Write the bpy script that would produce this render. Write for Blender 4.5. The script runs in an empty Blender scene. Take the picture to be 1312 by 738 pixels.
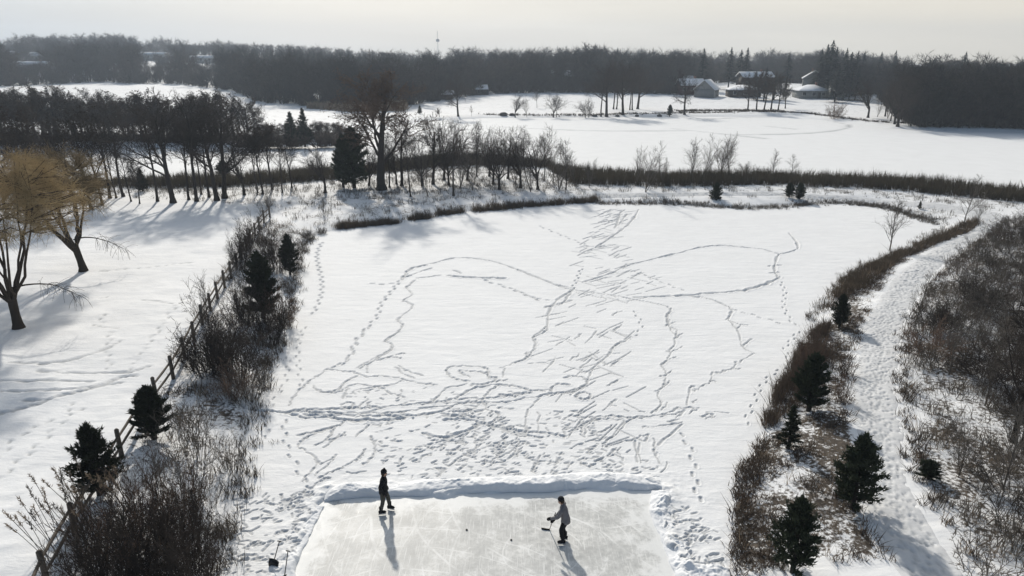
import bpy, bmesh, math, random
import numpy as np
from mathutils import Vector, Matrix
R = math.radians
rng = np.random.default_rng(7)
random.seed(7)
SC = bpy.context.scene
COL = SC.collection

# ------------------------------------------------------------------ camera numbers
FPX, PW, PH = 890.0, 1312.0, 738.0
CAMH, PITCH = 16.0, R(18.5)
cp, sp = math.cos(PITCH), math.sin(PITCH)

def ray(px, py):
    u = (np.asarray(px, float) - PW/2)/FPX
    v = -(np.asarray(py, float) - PH/2)/FPX
    return u, cp + v*sp, -sp + v*cp

def G0(px, py, z=0.0):
    dx, dy, dz = ray(px, py)
    t = (z - CAMH)/np.minimum(dz, -1e-3)
    return dx*t, dy*t

# ------------------------------------------------------------------ object helpers
def tag(o, label=None, cat=None, group=None, kind=None):
    if label: o['label'] = label
    if cat: o['category'] = cat
    if group: o['group'] = group
    if kind: o['kind'] = kind
    return o

def link(o, parent=None):
    COL.objects.link(o)
    if parent is not None: o.parent = parent
    return o

def empty(name, loc=(0, 0, 0), rz=0.0, sc=1.0):
    o = bpy.data.objects.new(name, None)
    o.empty_display_size = 0.2
    link(o); o.location = loc; o.rotation_euler = (0, 0, rz)
    o.scale = (sc, sc, sc) if not hasattr(sc, '__len__') else sc
    return o

def mesh_np(name, V, faces, mat, smooth=False, attrs=None):
    """faces: (m,3) or (m,4) int array or list of such arrays"""
    if not isinstance(faces, list): faces = [faces]
    faces = [np.asarray(f, np.int32) for f in faces if len(f)]
    V = np.asarray(V, np.float32)
    me = bpy.data.meshes.new(name)
    me.vertices.add(len(V)); me.vertices.foreach_set('co', V.ravel())
    nl = sum(f.size for f in faces); npoly = sum(len(f) for f in faces)
    me.loops.add(nl); me.polygons.add(npoly)
    me.loops.foreach_set('vertex_index', np.concatenate([f.ravel() for f in faces]))
    tot = np.concatenate([np.full(len(f), f.shape[1], np.int32) for f in faces])
    st = np.concatenate([[0], np.cumsum(tot)[:-1]]).astype(np.int32)
    me.polygons.foreach_set('loop_start', st)
    try: me.polygons.foreach_set('loop_total', tot)
    except Exception: pass
    if smooth: me.polygons.foreach_set('use_smooth', np.ones(npoly, bool))
    for k, a in (attrs or {}).items():
        at = me.attributes.new(k, 'FLOAT', 'POINT'); at.data.foreach_set('value', np.asarray(a, np.float32).ravel())
    me.update(calc_edges=True); me.validate()
    if mat: me.materials.append(mat)
    return me

def obj(name, me, parent=None):
    o = bpy.data.objects.new(name, me)
    return link(o, parent)

def frusta(P0, P1, R0, R1, k=3):
    P0, P1 = np.asarray(P0, float), np.asarray(P1, float)
    R0, R1 = np.asarray(R0, float), np.asarray(R1, float)
    n = len(P0)
    a = P1 - P0; a /= np.maximum(np.linalg.norm(a, axis=1, keepdims=True), 1e-9)
    ref = np.where(np.abs(a[:, 2:3]) > 0.9, [[1., 0, 0]], [[0, 0, 1.]])
    u = np.cross(a, ref); u /= np.maximum(np.linalg.norm(u, axis=1, keepdims=True), 1e-9)
    v = np.cross(a, u)
    ang = np.arange(k)*2*math.pi/k
    c, s = np.cos(ang), np.sin(ang)
    off = u[:, None, :]*c[None, :, None] + v[:, None, :]*s[None, :, None]
    A = P0[:, None, :] + off*R0[:, None, None]
    B = P1[:, None, :] + off*R1[:, None, None]
    V = np.concatenate([A, B], axis=1).reshape(-1, 3)
    base = (np.arange(n)*2*k)[:, None]
    j = np.arange(k); jn = (j + 1) % k
    F = np.stack([base + j, base + jn, base + k + jn, base + k + j], axis=2).reshape(-1, 4)
    return V, F

class Geo:
    """collects vertices and faces for ONE mesh"""
    def __init__(s): s.V = []; s.F = []; s.n = 0
    def add(s, V, F):
        V = np.asarray(V, float)
        if len(V) == 0: return s
        s.V.append(V); s.F.append(np.asarray(F, np.int64) + s.n); s.n += len(V); return s
    def segs(s, L, k=3):
        if len(L) == 0: return s
        P0 = np.array([l[0] for l in L]); P1 = np.array([l[1] for l in L])
        return s.add(*frusta(P0, P1, np.array([l[2] for l in L]), np.array([l[3] for l in L]), k))
    def box(s, c, size, rz=0.0, taper=1.0):
        hx, hy, hz = size[0]/2, size[1]/2, size[2]/2
        P = []
        for z, t in ((-hz, 1.0), (hz, taper)):
            for x, y in ((-hx, -hy), (hx, -hy), (hx, hy), (-hx, hy)):
                P.append((x*t, y*t, z))
        P = np.array(P); ca, sa = math.cos(rz), math.sin(rz)
        Q = np.stack([P[:, 0]*ca - P[:, 1]*sa + c[0], P[:, 0]*sa + P[:, 1]*ca + c[1], P[:, 2] + c[2]], 1)
        return s.add(Q, [[0, 3, 2, 1], [4, 5, 6, 7], [0, 1, 5, 4], [1, 2, 6, 5], [2, 3, 7, 6], [3, 0, 4, 7]])
    def quadlist(s, V, F): return s.add(V, F)
    def tube(s, pts, rad, k=8, cap=True):
        pts = [np.array(p, float) for p in pts]; n = len(pts)
        rings = []
        pu = None
        for i in range(n):
            a = pts[min(i+1, n-1)] - pts[max(i-1, 0)]; a /= max(np.linalg.norm(a), 1e-9)
            if pu is None:
                ref = np.array([0, 0, 1.]) if abs(a[2]) < .9 else np.array([1., 0, 0])
                pu = np.cross(a, ref)
            u = pu - a*np.dot(pu, a); u /= max(np.linalg.norm(u), 1e-9); pu = u
            v = np.cross(a, u)
            t = np.arange(k)*2*math.pi/k
            r = rad[i] if hasattr(rad, '__len__') else rad
            rings.append(pts[i] + r*(np.cos(t)[:, None]*u + np.sin(t)[:, None]*v))
        V = np.concatenate(rings)
        F = []
        for i in range(n-1):
            for j in range(k):
                jn = (j+1) % k
                F.append([i*k+j, i*k+jn, (i+1)*k+jn, (i+1)*k+j])
        s.add(V, F)
        if cap:
            for r_ in (rings[0], rings[-1]):
                c = r_.mean(0)
                VV = np.vstack([r_, c]); s.add(VV, [[j, (j+1) % k, k, k] for j in range(k)])
        return s
    def mesh(s, name, mat, smooth=False):
        V = np.concatenate(s.V)
        tri = [f for f in s.F if f.shape[1] == 3]; quad = [f for f in s.F if f.shape[1] == 4]
        fs = []
        if quad:
            q = np.concatenate(quad); deg = q[:, 2] == q[:, 3]
            fs.append(q[~deg]); tri = tri + [q[deg][:, :3]]
        if tri: fs.append(np.concatenate(tri))
        return mesh_np(name, V, fs, mat, smooth)
    def build(s, name, mat, parent=None, smooth=False):
        return obj(name, s.mesh(name, mat, smooth), parent)

def pip(px, py, poly):
    """points in polygon, vectorised"""
    poly = np.asarray(poly, float); inside = np.zeros(np.shape(px), bool)
    j = len(poly) - 1
    for i in range(len(poly)):
        xi, yi = poly[i]; xj, yj = poly[j]
        c = ((yi > py) != (yj > py)) & (px < (xj - xi)*(py - yi)/((yj - yi) or 1e-9) + xi)
        inside ^= c; j = i
    return inside

def sdist(x, y, poly):
    """signed distance, negative inside"""
    x = np.asarray(x, float); y = np.asarray(y, float)
    d = np.full(x.shape, 1e9); P = np.asarray(poly, float)
    for i in range(len(P)):
        a, b = P[i], P[(i+1) % len(P)]
        ab = b - a; t = ((x - a[0])*ab[0] + (y - a[1])*ab[1])/max(ab @ ab, 1e-9)
        t = np.clip(t, 0, 1)
        d = np.minimum(d, np.hypot(x - a[0] - t*ab[0], y - a[1] - t*ab[1]))
    return np.where(pip(x, y, P), -d, d)

def sstep(a, b, x):
    t = np.clip((np.asarray(x, float) - a)/(b - a), 0, 1); return t*t*(3 - 2*t)

def vnoise(x, y, sc, seed=0):
    """smooth value noise in [-1,1]"""
    x = np.asarray(x, float)/sc; y = np.asarray(y, float)/sc
    xi, yi = np.floor(x).astype(np.int64), np.floor(y).astype(np.int64)
    xf, yf = x - xi, y - yi
    def h(i, j):
        n = (i*374761393 + j*668265263 + seed*974634777) & 0xffffffff
        n = ((n ^ (n >> 13))*1274126177) & 0xffffffff
        return ((n ^ (n >> 16)) & 0xffff)/32767.5 - 1
    u, v = xf*xf*(3 - 2*xf), yf*yf*(3 - 2*yf)
    return (h(xi, yi)*(1-u) + h(xi+1, yi)*u)*(1-v) + (h(xi, yi+1)*(1-u) + h(xi+1, yi+1)*u)*v

def fbm(x, y, sc, seed=0, o=3):
    s = 0; a = 1.0
    for k in range(o):
        s = s + a*vnoise(x, y, sc/2**k, seed + k); a *= .5
    return s/1.75

def smooth_poly(P, n=4, closed=False):
    """Catmull-Rom"""
    P = np.asarray(P, float); out = []
    m = len(P)
    for i in range(m if closed else m-1):
        if closed: a, b, c, d = P[(i-1) % m], P[i], P[(i+1) % m], P[(i+2) % m]
        else: a, b, c, d = P[max(i-1, 0)], P[i], P[i+1], P[min(i+2, m-1)]
        for k in range(n):
            t = k/n
            out.append(.5*((2*b) + (c-a)*t + (2*a-5*b+4*c-d)*t*t + (3*b-a-3*c+d)*t**3))
    if not closed: out.append(P[-1])
    return np.array(out)

# ------------------------------------------------------------------ materials
def mat(name, build, disp=None):
    m = bpy.data.materials.new(name); m.use_nodes = True
    nt = m.node_tree; bs = nt.nodes['Principled BSDF']
    build(nt, bs); return m

def N(nt, t, **kw):
    n = nt.nodes.new(t)
    for k, v in kw.items():
        if k.startswith('_'): setattr(n, k[1:], v)
        else: n.inputs[k.replace('__', ' ')].default_value = v
    return n

def noise(nt, scale, detail=4, rough=.55, obj_space=True, dist=0.0):
    tc = nt.nodes.new('ShaderNodeNewGeometry') if not obj_space else nt.nodes.new('ShaderNodeTexCoord')
    n = nt.nodes.new('ShaderNodeTexNoise')
    n.inputs['Scale'].default_value = scale; n.inputs['Detail'].default_value = detail
    n.inputs['Roughness'].default_value = rough; n.inputs['Distortion'].default_value = dist
    nt.links.new(tc.outputs['Object' if obj_space else 'Position'], n.inputs['Vector'])
    return n.outputs['Fac']

def ramp(nt, fac, stops):
    r = nt.nodes.new('ShaderNodeValToRGB'); e = r.color_ramp.elements
    while len(e) < len(stops): e.new(.5)
    for el, (p, c) in zip(e, stops):
        el.position = p; el.color = (*c, 1) if len(c) == 3 else c
    nt.links.new(fac, r.inputs['Fac']); return r.outputs['Color']

def mix(nt, fac, a, b):
    m = nt.nodes.new('ShaderNodeMix'); m.data_type = 'RGBA'
    for s, v in ((0, fac), (6, a), (7, b)):
        if hasattr(v, 'is_output'): nt.links.new(v, m.inputs[s])
        elif s == 0: m.inputs[s].default_value = v
        else: m.inputs[s].default_value = (*v, 1)
    return m.outputs[2]

def mth(nt, op, a, b=None, c=None, clamp=False):
    m = nt.nodes.new('ShaderNodeMath'); m.operation = op; m.use_clamp = clamp
    for i, v in enumerate((a, b, c)):
        if v is None: continue
        if hasattr(v, 'is_output'): nt.links.new(v, m.inputs[i])
        else: m.inputs[i].default_value = v
    return m.outputs[0]

def attr(nt, name):
    a = nt.nodes.new('ShaderNodeAttribute'); a.attribute_name = name; return a.outputs['Fac']

def bump(nt, bs, h, strength, dist):
    b = nt.nodes.new('ShaderNodeBump'); b.inputs['Strength'].default_value = strength
    b.inputs['Distance'].default_value = dist
    nt.links.new(h, b.inputs['Height']); nt.links.new(b.outputs['Normal'], bs.inputs['Normal']); return b

def plain(name, c, rough=.8, var=.35, scale=3.0, spec=.2, metal=0.0):
    def f(nt, bs):
        lo = tuple(x*(1-var) for x in c); hi = tuple(min(1, x*(1+var)) for x in c)
        col = ramp(nt, noise(nt, scale, 5, .6), [(.3, lo), (.7, hi)])
        nt.links.new(col, bs.inputs['Base Color'])
        bs.inputs['Roughness'].default_value = rough
        bs.inputs['Specular IOR Level'].default_value = spec
        bs.inputs['Metallic'].default_value = metal
    return mat(name, f)

def plant_mat(name, c, var=.3, hue=(1, 1, 1), trans=0.0):
    """varies per object and over each plant; thin blades let a little light through"""
    def f(nt, bs):
        oi = nt.nodes.new('ShaderNodeObjectInfo')
        lo = tuple(x*(1-var) for x in c); hi = tuple(x*(1+var)*h for x, h in zip(c, hue))
        f1 = mth(nt, 'ADD', mth(nt, 'MULTIPLY', noise(nt, 1.3, 3), .6), mth(nt, 'MULTIPLY', oi.outputs['Random'], .4))
        col = ramp(nt, f1, [(.25, lo), (.75, hi)])
        nt.links.new(col, bs.inputs['Base Color'])
        bs.inputs['Roughness'].default_value = .85; bs.inputs['Specular IOR Level'].default_value = .1
        if trans > 0:
            tr = nt.nodes.new('ShaderNodeBsdfTranslucent'); nt.links.new(col, tr.inputs['Color'])
            mx = nt.nodes.new('ShaderNodeMixShader'); mx.inputs[0].default_value = trans
            out = nt.nodes['Material Output']
            nt.links.new(bs.outputs[0], mx.inputs[1]); nt.links.new(tr.outputs[0], mx.inputs[2])
            nt.links.new(mx.outputs[0], out.inputs['Surface'])
    return mat(name, f)

def snow_mat(name, base, litter=False, tracks=True):
    def f(nt, bs):
        col = ramp(nt, noise(nt, .35, 4, .6, False), [(.3, tuple(x*.945 for x in base)), (.7, base)])
        if tracks:
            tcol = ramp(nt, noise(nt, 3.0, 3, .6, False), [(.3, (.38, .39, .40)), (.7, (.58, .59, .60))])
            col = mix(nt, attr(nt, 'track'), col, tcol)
        if litter:
            v = attr(nt, 'veg')
            n1 = mth(nt, 'ADD', mth(nt, 'MULTIPLY', noise(nt, 5.5, 6, .72, False), .6),
                     mth(nt, 'MULTIPLY', noise(nt, .5, 4, .6, False), .4))
            th = mth(nt, 'SUBTRACT', mth(nt, 'ADD', n1, mth(nt, 'MULTIPLY', v, .45)), .66)
            mk = mth(nt, 'MULTIPLY', th, 14.0, clamp=True)
            lcol = ramp(nt, noise(nt, 6.0, 5, .7, False), [(.25, (.040, .033, .028)), (.5, (.075, .061, .049)), (.78, (.16, .132, .105))])
            col = mix(nt, mk, col, lcol)
        nt.links.new(col, bs.inputs['Base Color'])
        bs.inputs['Roughness'].default_value = .75; bs.inputs['Specular IOR Level'].default_value = .15
        h = mth(nt, 'ADD', noise(nt, 1.3, 3, .5, False), mth(nt, 'MULTIPLY', noise(nt, 7.0, 4, .6, False), .35))
        mp = nt.nodes.new('ShaderNodeMapping'); mp.inputs['Scale'].default_value = (.55, 2.2, 1); mp.inputs['Rotation'].default_value = (0, 0, .35)
        g = nt.nodes.new('ShaderNodeNewGeometry'); nt.links.new(g.outputs['Position'], mp.inputs['Vector'])
        rip = N(nt, 'ShaderNodeTexNoise', Scale=.8, Detail=4.0, Roughness=.55, Distortion=.6); nt.links.new(mp.outputs[0], rip.inputs['Vector'])
        h = mth(nt, 'ADD', h, mth(nt, 'MULTIPLY', rip.outputs['Fac'], 1.3))
        bump(nt, bs, h, .5, .07)
    return mat(name, f)

SNOW = (.87, .875, .885)
M = dict(
    ground=snow_mat('snow_ground_mat', SNOW, True),
    pond=snow_mat('pond_snow_mat', SNOW),
    path=snow_mat('trodden_snow_mat', (.69, .695, .705)),
    bank=snow_mat('shovelled_snow_mat', (.86, .87, .89), tracks=False),
    lake=snow_mat('lake_snow_mat', (.87, .875, .88)),
    roofsnow=plain('roof_snow', (.83, .84, .86), .8, .03),
    bark=plant_mat('bark', (.052, .043, .037), .35),
    twig=plant_mat('twig', (.060, .048, .040), .35),
    twigbrown=plant_mat('brown_twig', (.135, .095, .072), .3),
    oakleaf=plant_mat('dry_oak_leaf', (.062, .044, .031), .45, trans=.1),
    cedar=plant_mat('cedar_foliage', (.042, .051, .030), .5, trans=.08),
    spruce=plant_mat('spruce_foliage', (.018, .026, .019), .4, trans=.05),
    willowbark=plant_mat('willow_bark', (.055, .043, .033), .35),
    willowtwig=plant_mat('willow_twig', (.46, .36, .205), .35, trans=.4),
    grass=plant_mat('dead_grass_mat', (.092, .072, .052), .5, trans=.25),
    grassred=plant_mat('russet_grass_mat', (.088, .068, .052), .45, trans=.2),
    grassgrey=plant_mat('grey_stem_mat', (.115, .10, .082), .35, trans=.2),
    reed=plant_mat('reed_mat', (.068, .056, .038), .45, trans=.2),
    plume=plant_mat('reed_plume_mat', (.26, .205, .15), .3, trans=.3),
    shrub=plant_mat('shrub_twig', (.105, .082, .067), .4),
    shrubdark=plant_mat('dark_shrub_twig', (.062, .050, .042), .4),
    shrubred=plant_mat('red_shrub_twig', (.170, .118, .088), .45),
    shrubgrey=plant_mat('grey_shrub_twig', (.135, .118, .10), .35),
    wood=plain('weathered_fence_wood', (.105, .088, .072), .85, .35, 8),
    farwood=None,
    brownwall=plain('brown_siding', (.062, .052, .045), .8, .15),
    greywall=plain('grey_siding', (.22, .225, .22), .8, .12),
    palewall=plain('pale_siding', (.45, .45, .43), .8, .1),
    redwall=plain('dark_red_siding', (.10, .045, .05), .8, .15),
    glass=plain('window_glass', (.03, .035, .04), .15, .1, spec=.5),
    dark=plain('dark_trim', (.05, .05, .052), .6, .2),
    brick=plain('chimney_brick', (.20, .10, .075), .85, .25, 9),
    rock=plain('shore_rock', (.12, .11, .10), .9, .35, 2),
    steel=plain('steel', (.45, .46, .48), .35, .1, metal=.8),
    blackplastic=plain('black_plastic', (.012, .012, .013), .4, .2, spec=.4),
    rubber=plain('black_rubber', (.012, .012, .012), .7, .2),
    skin=plain('skin', (.50, .31, .23), .55, .08),
    hair=plain('hair', (.045, .03, .02), .6, .3, 30),
    blackcloth=plain('black_cloth', (.014, .014, .017), .9, .3, 6),
    greycloth=plain('grey_sweatshirt', (.17, .165, .175), .95, .15, 6),
    olivecloth=plain('olive_grey_trousers', (.075, .072, .062), .9, .2, 6),
    stickwood=plain('hockey_stick_shaft', (.42, .38, .32), .5, .15, 10),
)
def farwood_build(nt, bs):
    f1 = noise(nt, .035, 3, .6, False); f2 = noise(nt, .9, 3, .6, False)
    c1 = ramp(nt, f1, [(.3, (.030, .030, .028)), (.5, (.056, .048, .041)), (.7, (.098, .076, .060))])
    c2 = ramp(nt, f2, [(.3, (.6, .6, .6)), (.7, (1.35, 1.35, 1.35))])
    m = nt.nodes.new('ShaderNodeMix'); m.data_type = 'RGBA'; m.blend_type = 'MULTIPLY'; m.inputs[0].default_value = 1
    nt.links.new(c1, m.inputs[6]); nt.links.new(c2, m.inputs[7]); nt.links.new(m.outputs[2], bs.inputs['Base Color'])
    bs.inputs['Roughness'].default_value = .9; bs.inputs['Specular IOR Level'].default_value = .1
M['farwood'] = mat('distant_woods_mat', farwood_build)
def ice_build(nt, bs):
    n1 = noise(nt, .55, 5, .65, False); n2 = noise(nt, 4.5, 5, .7, False)
    f = mth(nt, 'ADD', mth(nt, 'MULTIPLY', n1, .55), mth(nt, 'MULTIPLY', n2, .45))
    col = ramp(nt, f, [(.38, (.44, .445, .44)), (.5, (.57, .573, .56)), (.60, (.76, .757, .74))])
    # skate scratches: stretched noise, three directions
    g = nt.nodes.new('ShaderNodeNewGeometry')
    acc = None
    for ang, sx in ((.5, 9.0), (-.9, 8.0), (1.7, 10.0)):
        mp = nt.nodes.new('ShaderNodeMapping'); mp.inputs['Rotation'].default_value = (0, 0, ang)
        mp.inputs['Scale'].default_value = (sx, .38, 1)
        nt.links.new(g.outputs['Position'], mp.inputs['Vector'])
        nn = N(nt, 'ShaderNodeTexNoise', Scale=2.0, Detail=3.0, Roughness=.6)
        nt.links.new(mp.outputs['Vector'], nn.inputs['Vector'])
        line = mth(nt, 'MULTIPLY', mth(nt, 'SUBTRACT', nn.outputs['Fac'], .60), 9.0, clamp=True)
        acc = line if acc is None else mth(nt, 'MAXIMUM', acc, line)
    for sc1, off, ds in ((.30, (3.1, -14, 0), 5.0), (.22, (-4.0, -24, 0), 7.0), (.36, (-1.0, -19.5, 0), 4.0)):   # long curving skate cuts
        mp = nt.nodes.new('ShaderNodeMapping'); mp.inputs['Location'].default_value = off; nt.links.new(g.outputs['Position'], mp.inputs['Vector'])
        wv = nt.nodes.new('ShaderNodeTexWave'); wv.wave_type = 'RINGS'; wv.rings_direction = 'Z'
        wv.inputs['Scale'].default_value = sc1; wv.inputs['Distortion'].default_value = ds; wv.inputs['Detail'].default_value = 2.0; wv.inputs['Detail Scale'].default_value = .6
        nt.links.new(mp.outputs[0], wv.inputs['Vector'])
        cut = mth(nt, 'MULTIPLY', mth(nt, 'SUBTRACT', wv.outputs['Fac'], .985), 70.0, clamp=True)
        cut = mth(nt, 'MULTIPLY', cut, mth(nt, 'MULTIPLY', mth(nt, 'SUBTRACT', n1, .42), 6.0, clamp=True))
        acc = mth(nt, 'MAXIMUM', acc, cut)
    col = mix(nt, mth(nt, 'MULTIPLY', acc, .85), col, (.84, .84, .83))
    # thin drifts and skate shavings lying on the ice, thickest along its borders
    dr = mth(nt, 'MULTIPLY', mth(nt, 'SUBTRACT', mth(nt, 'ADD', noise(nt, 1.1, 6, .72, False), mth(nt, 'MULTIPLY', attr(nt, 'drift'), .5)), .57), 6.0, clamp=True)
    col = mix(nt, mth(nt, 'MULTIPLY', dr, .8), col, (.84, .845, .84))
    nt.links.new(col, bs.inputs['Base Color'])
    nt.links.new(mth(nt, 'ADD', mth(nt, 'MULTIPLY', n2, .3), .36), bs.inputs['Roughness'])
    bs.inputs['Specular IOR Level'].default_value = .2
    bump(nt, bs, n2, .15, .02)
M['ice'] = mat('rink_ice_mat', ice_build)
# ------------------------------------------------------------------ the lie of the land
def gpoly(px): 
    a = np.array(px, float); x, y = G0(a[:, 0], a[:, 1]); return np.stack([x, y], 1)

POND = gpoly([(280,738),(300,650),(316,575),(332,510),(352,450),(372,385),(385,325),(400,306),(435,294),(520,282),(600,273),
    (680,265),(760,260),(860,263),(960,268),(1060,261),(1120,264),(1165,276),(1207,290),(1200,302),(1150,326),(1095,350),
    (1062,385),(1040,412),(1018,455),(985,525),(950,585),(938,650),(932,738)])
POND = np.vstack([POND, [[6.4, 9], [-9.2, 9]]])
LAKE = gpoly([(-700,252),(-150,240),(140,232),(300,228),(430,220),(520,209),(600,204),(700,211),(740,221),(860,228),(1000,228),(1150,236),
    (1312,250),(1500,266),(2100,300),(2000,200),(1600,178),(1312,170),(1200,168),(1140,165),(1060,155),(1000,150),(870,150),(620,152),(540,156),
    (470,170),(430,186),(150,190),(-150,194),(-700,200)])

def hgt(x, y):
    x = np.asarray(x, float); y = np.asarray(y, float)
    def bank(sd, top):
        return np.where(sd < 0, np.maximum(-.35, .35*sd), top*(1 - np.exp(-np.maximum(sd, 0)*.45)))
    h = np.minimum(bank(sdist(x, y, POND) + .55*fbm(x, y, 2.2, 61, 3), .75), bank(sdist(x, y, LAKE), .75))
    land = sstep(.05, .6, h)
    h = h + land*(.12*fbm(x, y, 6, 3) + .05*fbm(x, y, 1.3, 9))
    h = h + sstep(200, 330, y)*2.2
    h = h + sstep(330, 620, y)*(1 - sstep(-230, 20, x))*14
    return h

_TS = np.concatenate([np.linspace(12, 120, 40), np.geomspace(123, 1100, 170)])
def G(px, py, it=6):
    px = np.asarray(px, float) + 0*np.asarray(py, float); py = np.asarray(py, float) + 0*px
    if px.ndim == 0: return tuple(v[0] for v in G(px[None], py[None]))
    x, y, z = G_near(px, py); far = py < 172
    if far.any():
        dx, dy, dz = ray(px[far], py[far])
        yy = _TS[None, :] + 0*dx[:, None]; xx = (dx/dy)[:, None]*yy; zr = CAMH + (dz/dy)[:, None]*yy
        below = zr <= hgt(xx, yy); below[:, -1] = True; i = np.maximum(below.argmax(1), 1); k = np.arange(len(i))
        a, b = yy[k, i-1], yy[k, i]
        for _ in range(14):
            m = (a+b)/2; lo = CAMH + dz/dy*m <= hgt(dx/dy*m, m); b = np.where(lo, m, b); a = np.where(lo, a, m)
        x[far], y[far] = dx/dy*b, b; z[far] = hgt(x[far], y[far])
    return x, y, z

def G_near(px, py, it=6):
    """pixel of the photograph -> point on the ground"""
    z = np.zeros(np.shape(px))
    for _ in range(it):
        x, y = G0(px, py, z); z = hgt(x, y)
    x, y = G0(px, py, z)
    return x, y, z

def Gp(px, py):
    x, y, z = G(np.array([px], float), np.array([py], float)); return float(x[0]), float(y[0]), float(z[0])

def top_h(x, y, z, py):
    """height of something standing at x,y,z whose top is seen at picture row py"""
    _, dy, dz = ray(0, py); return CAMH + y*dz/dy - z

# fan-shaped grid
def fan(rows, left, right, nx):
    u = np.linspace(0, 1, nx)
    Y = np.repeat(rows[:, None], nx, 1); X = left[:, None] + (right - left)[:, None]*u[None, :]
    return X, Y

def grid_faces(ny, nx, keep=None):
    i = (np.arange(ny-1)[:, None]*nx + np.arange(nx-1)[None, :])
    F = np.stack([i, i+1, i+nx+1, i+nx], 2)
    if keep is not None: F = F[keep]
    return F.reshape(-1, 4)

def rows_px(y0, y1, k, cap):
    out = [y0]
    while out[-1] < y1:
        y = out[-1]; out.append(y + min(cap(y) if callable(cap) else cap, k*(y*y + 256)/(16*695.)))
    return np.array(out)

# ---- tracks, read off the photograph as picture polylines -----------------------------------
TR = []   # (kind, width, depth, [(px,py)...])
def T(ox, oy, s, kind, lines, w=.065, d=.055):
    for l in lines: TR.append((kind, w, d, [(ox + a/s, oy + b/s) for a, b in l]))
Z1 = (300, 420, 5.046); Z2 = (540, 420, 5.046); Z3 = (780, 400, 5.046); Z6 = (660, 260, 3.28); Z7 = (400, 260, 3.28)
Z4 = (360, 540, 5.046); Z5 = (600, 540, 3.644)
T(*Z1, 'f', [[(380,-60),(310,30)],[(300,120),(345,190),(345,290),(325,370),(290,430),(240,510),(215,600),(215,737)],
  [(455,0),(420,90),(410,180),(415,260),(430,340),(438,400)],[(325,600),(325,690),(330,737)]], .06)
T(*Z1, 'f', [[(870,0),(800,90),(765,170),(735,215),(690,245),(630,275)]], .085)
T(*Z1, 's', [[(600,275),(560,310),(500,345),(450,390),(390,450),(350,520)],[(600,280),(690,285),(780,300),(860,325),(960,320),(1080,340),(1200,370),(1312,380)],
  [(800,320),(720,360),(680,405),(620,425),(560,420),(510,385)],[(520,410),(600,430),(680,425),(760,380),(850,380),(950,400),(1000,430),(1100,460)],
  [(820,405),(900,395),(1000,380),(1100,350)],[(790,270),(880,220),(960,180),(1010,150)],[(970,95),(1060,35)],[(860,300),(870,240),(960,210),(1060,180),(1100,175)],
  [(940,215),(1010,200),(1080,200)],[(1060,255),(1120,290),(1220,320)],[(1050,265),(1100,310),(1170,335)],[(420,700),(540,680),(640,650)],[(450,737),(540,690),(680,640)],
  [(600,737),(660,660),(730,600)],[(780,720),(870,640)],[(640,737),(720,690)],[(870,470),(800,525)],[(740,390),(700,470)],[(690,510),(740,492),(775,510),(740,530),(690,520)]])
T(*Z1, 's', [[(-40,470),(60,530),(150,545),(250,550),(350,552),(450,540),(560,540),(650,535),(800,530),(900,525),(1050,515),(1200,500),(1312,490)],
  [(0,490),(100,540),(200,552),(400,555),(600,560),(800,560),(1000,560),(1150,545),(1312,520)],
  [(330,562),(450,590),(600,585),(700,605),(820,612),(950,605),(1080,595),(1312,560)],[(450,575),(700,575),(900,580),(1150,575)],[(650,600),(900,612),(1100,600)]], .085, .07)
T(*Z2, 's', [[(310,355),(240,345),(170,310),(165,280),(200,262),(300,258),(400,265),(430,285),(420,300),(330,290),(240,290)],[(320,330),(240,290)],
  [(430,300),(440,330),(490,330),(460,360),(320,380)],[(480,355),(555,345)],[(0,505),(100,490),(240,470),(400,465),(520,455),(620,440),(700,430)],
  [(230,465),(320,410),(450,380),(560,380),(640,395),(700,415),(800,415)],[(700,415),(820,410),(880,380),(960,380)],[(400,475),(440,420),(500,380)],
  [(510,440),(600,450),(700,430)],[(560,420),(640,435)],[(0,575),(140,545),(240,505),(350,495),(520,490),(640,475),(780,450),(860,430),(980,425),(1050,385)],
  [(0,530),(200,515)],[(400,470),(420,540),(490,560),(480,600),(440,630)],[(920,335),(1000,322),(1070,345),(1050,385),(960,430)],
  [(1000,440),(1060,428),(1095,450),(1060,475),(1010,465),(1000,440)],[(160,400),(300,370)],[(80,480),(150,410)]], .075, .06)
T(*Z2, 's', [[(170,555),(280,550),(400,548)],[(160,580),(260,580),(370,595)],[(150,600),(300,605),(420,640),(540,660),(640,680),(780,690),(930,710)],
  [(420,640),(600,690),(780,720)],[(0,690),(120,720),(260,690),(380,640)]], .095, .07)
T(*Z2, 's', [[(1075,350),(1110,270),(1170,220),(1230,165),(1250,130),(1300,95)],[(510,270),(590,240),(665,215),(690,190),(680,170),(735,150),(740,90),(720,70),(790,20),(800,0)],
  [(870,125),(960,65)],[(990,80),(1045,45)],[(1055,108),(1135,30)],[(790,300),(880,200)],[(970,215),(1025,175)],[(1030,265),(1115,205)],[(1235,135),(1300,95)],
  [(1225,255),(1290,215)],[(1205,385),(1280,345)],[(1175,545),(1260,480)],[(1160,690),(1235,640)],[(1240,25),(1280,0)],[(785,450),(690,540),(680,600),(680,700)],
  [(750,550),(755,680)],[(700,240),(820,235)],[(940,720),(1040,600),(1100,590),(1200,580),(1312,590)],[(1040,690),(1045,640),(1090,610),(1160,600),(1312,605)],
  [(1200,737),(1312,620)],[(500,530),(600,535)],[(540,270),(525,330)]], .055, .05)
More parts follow.
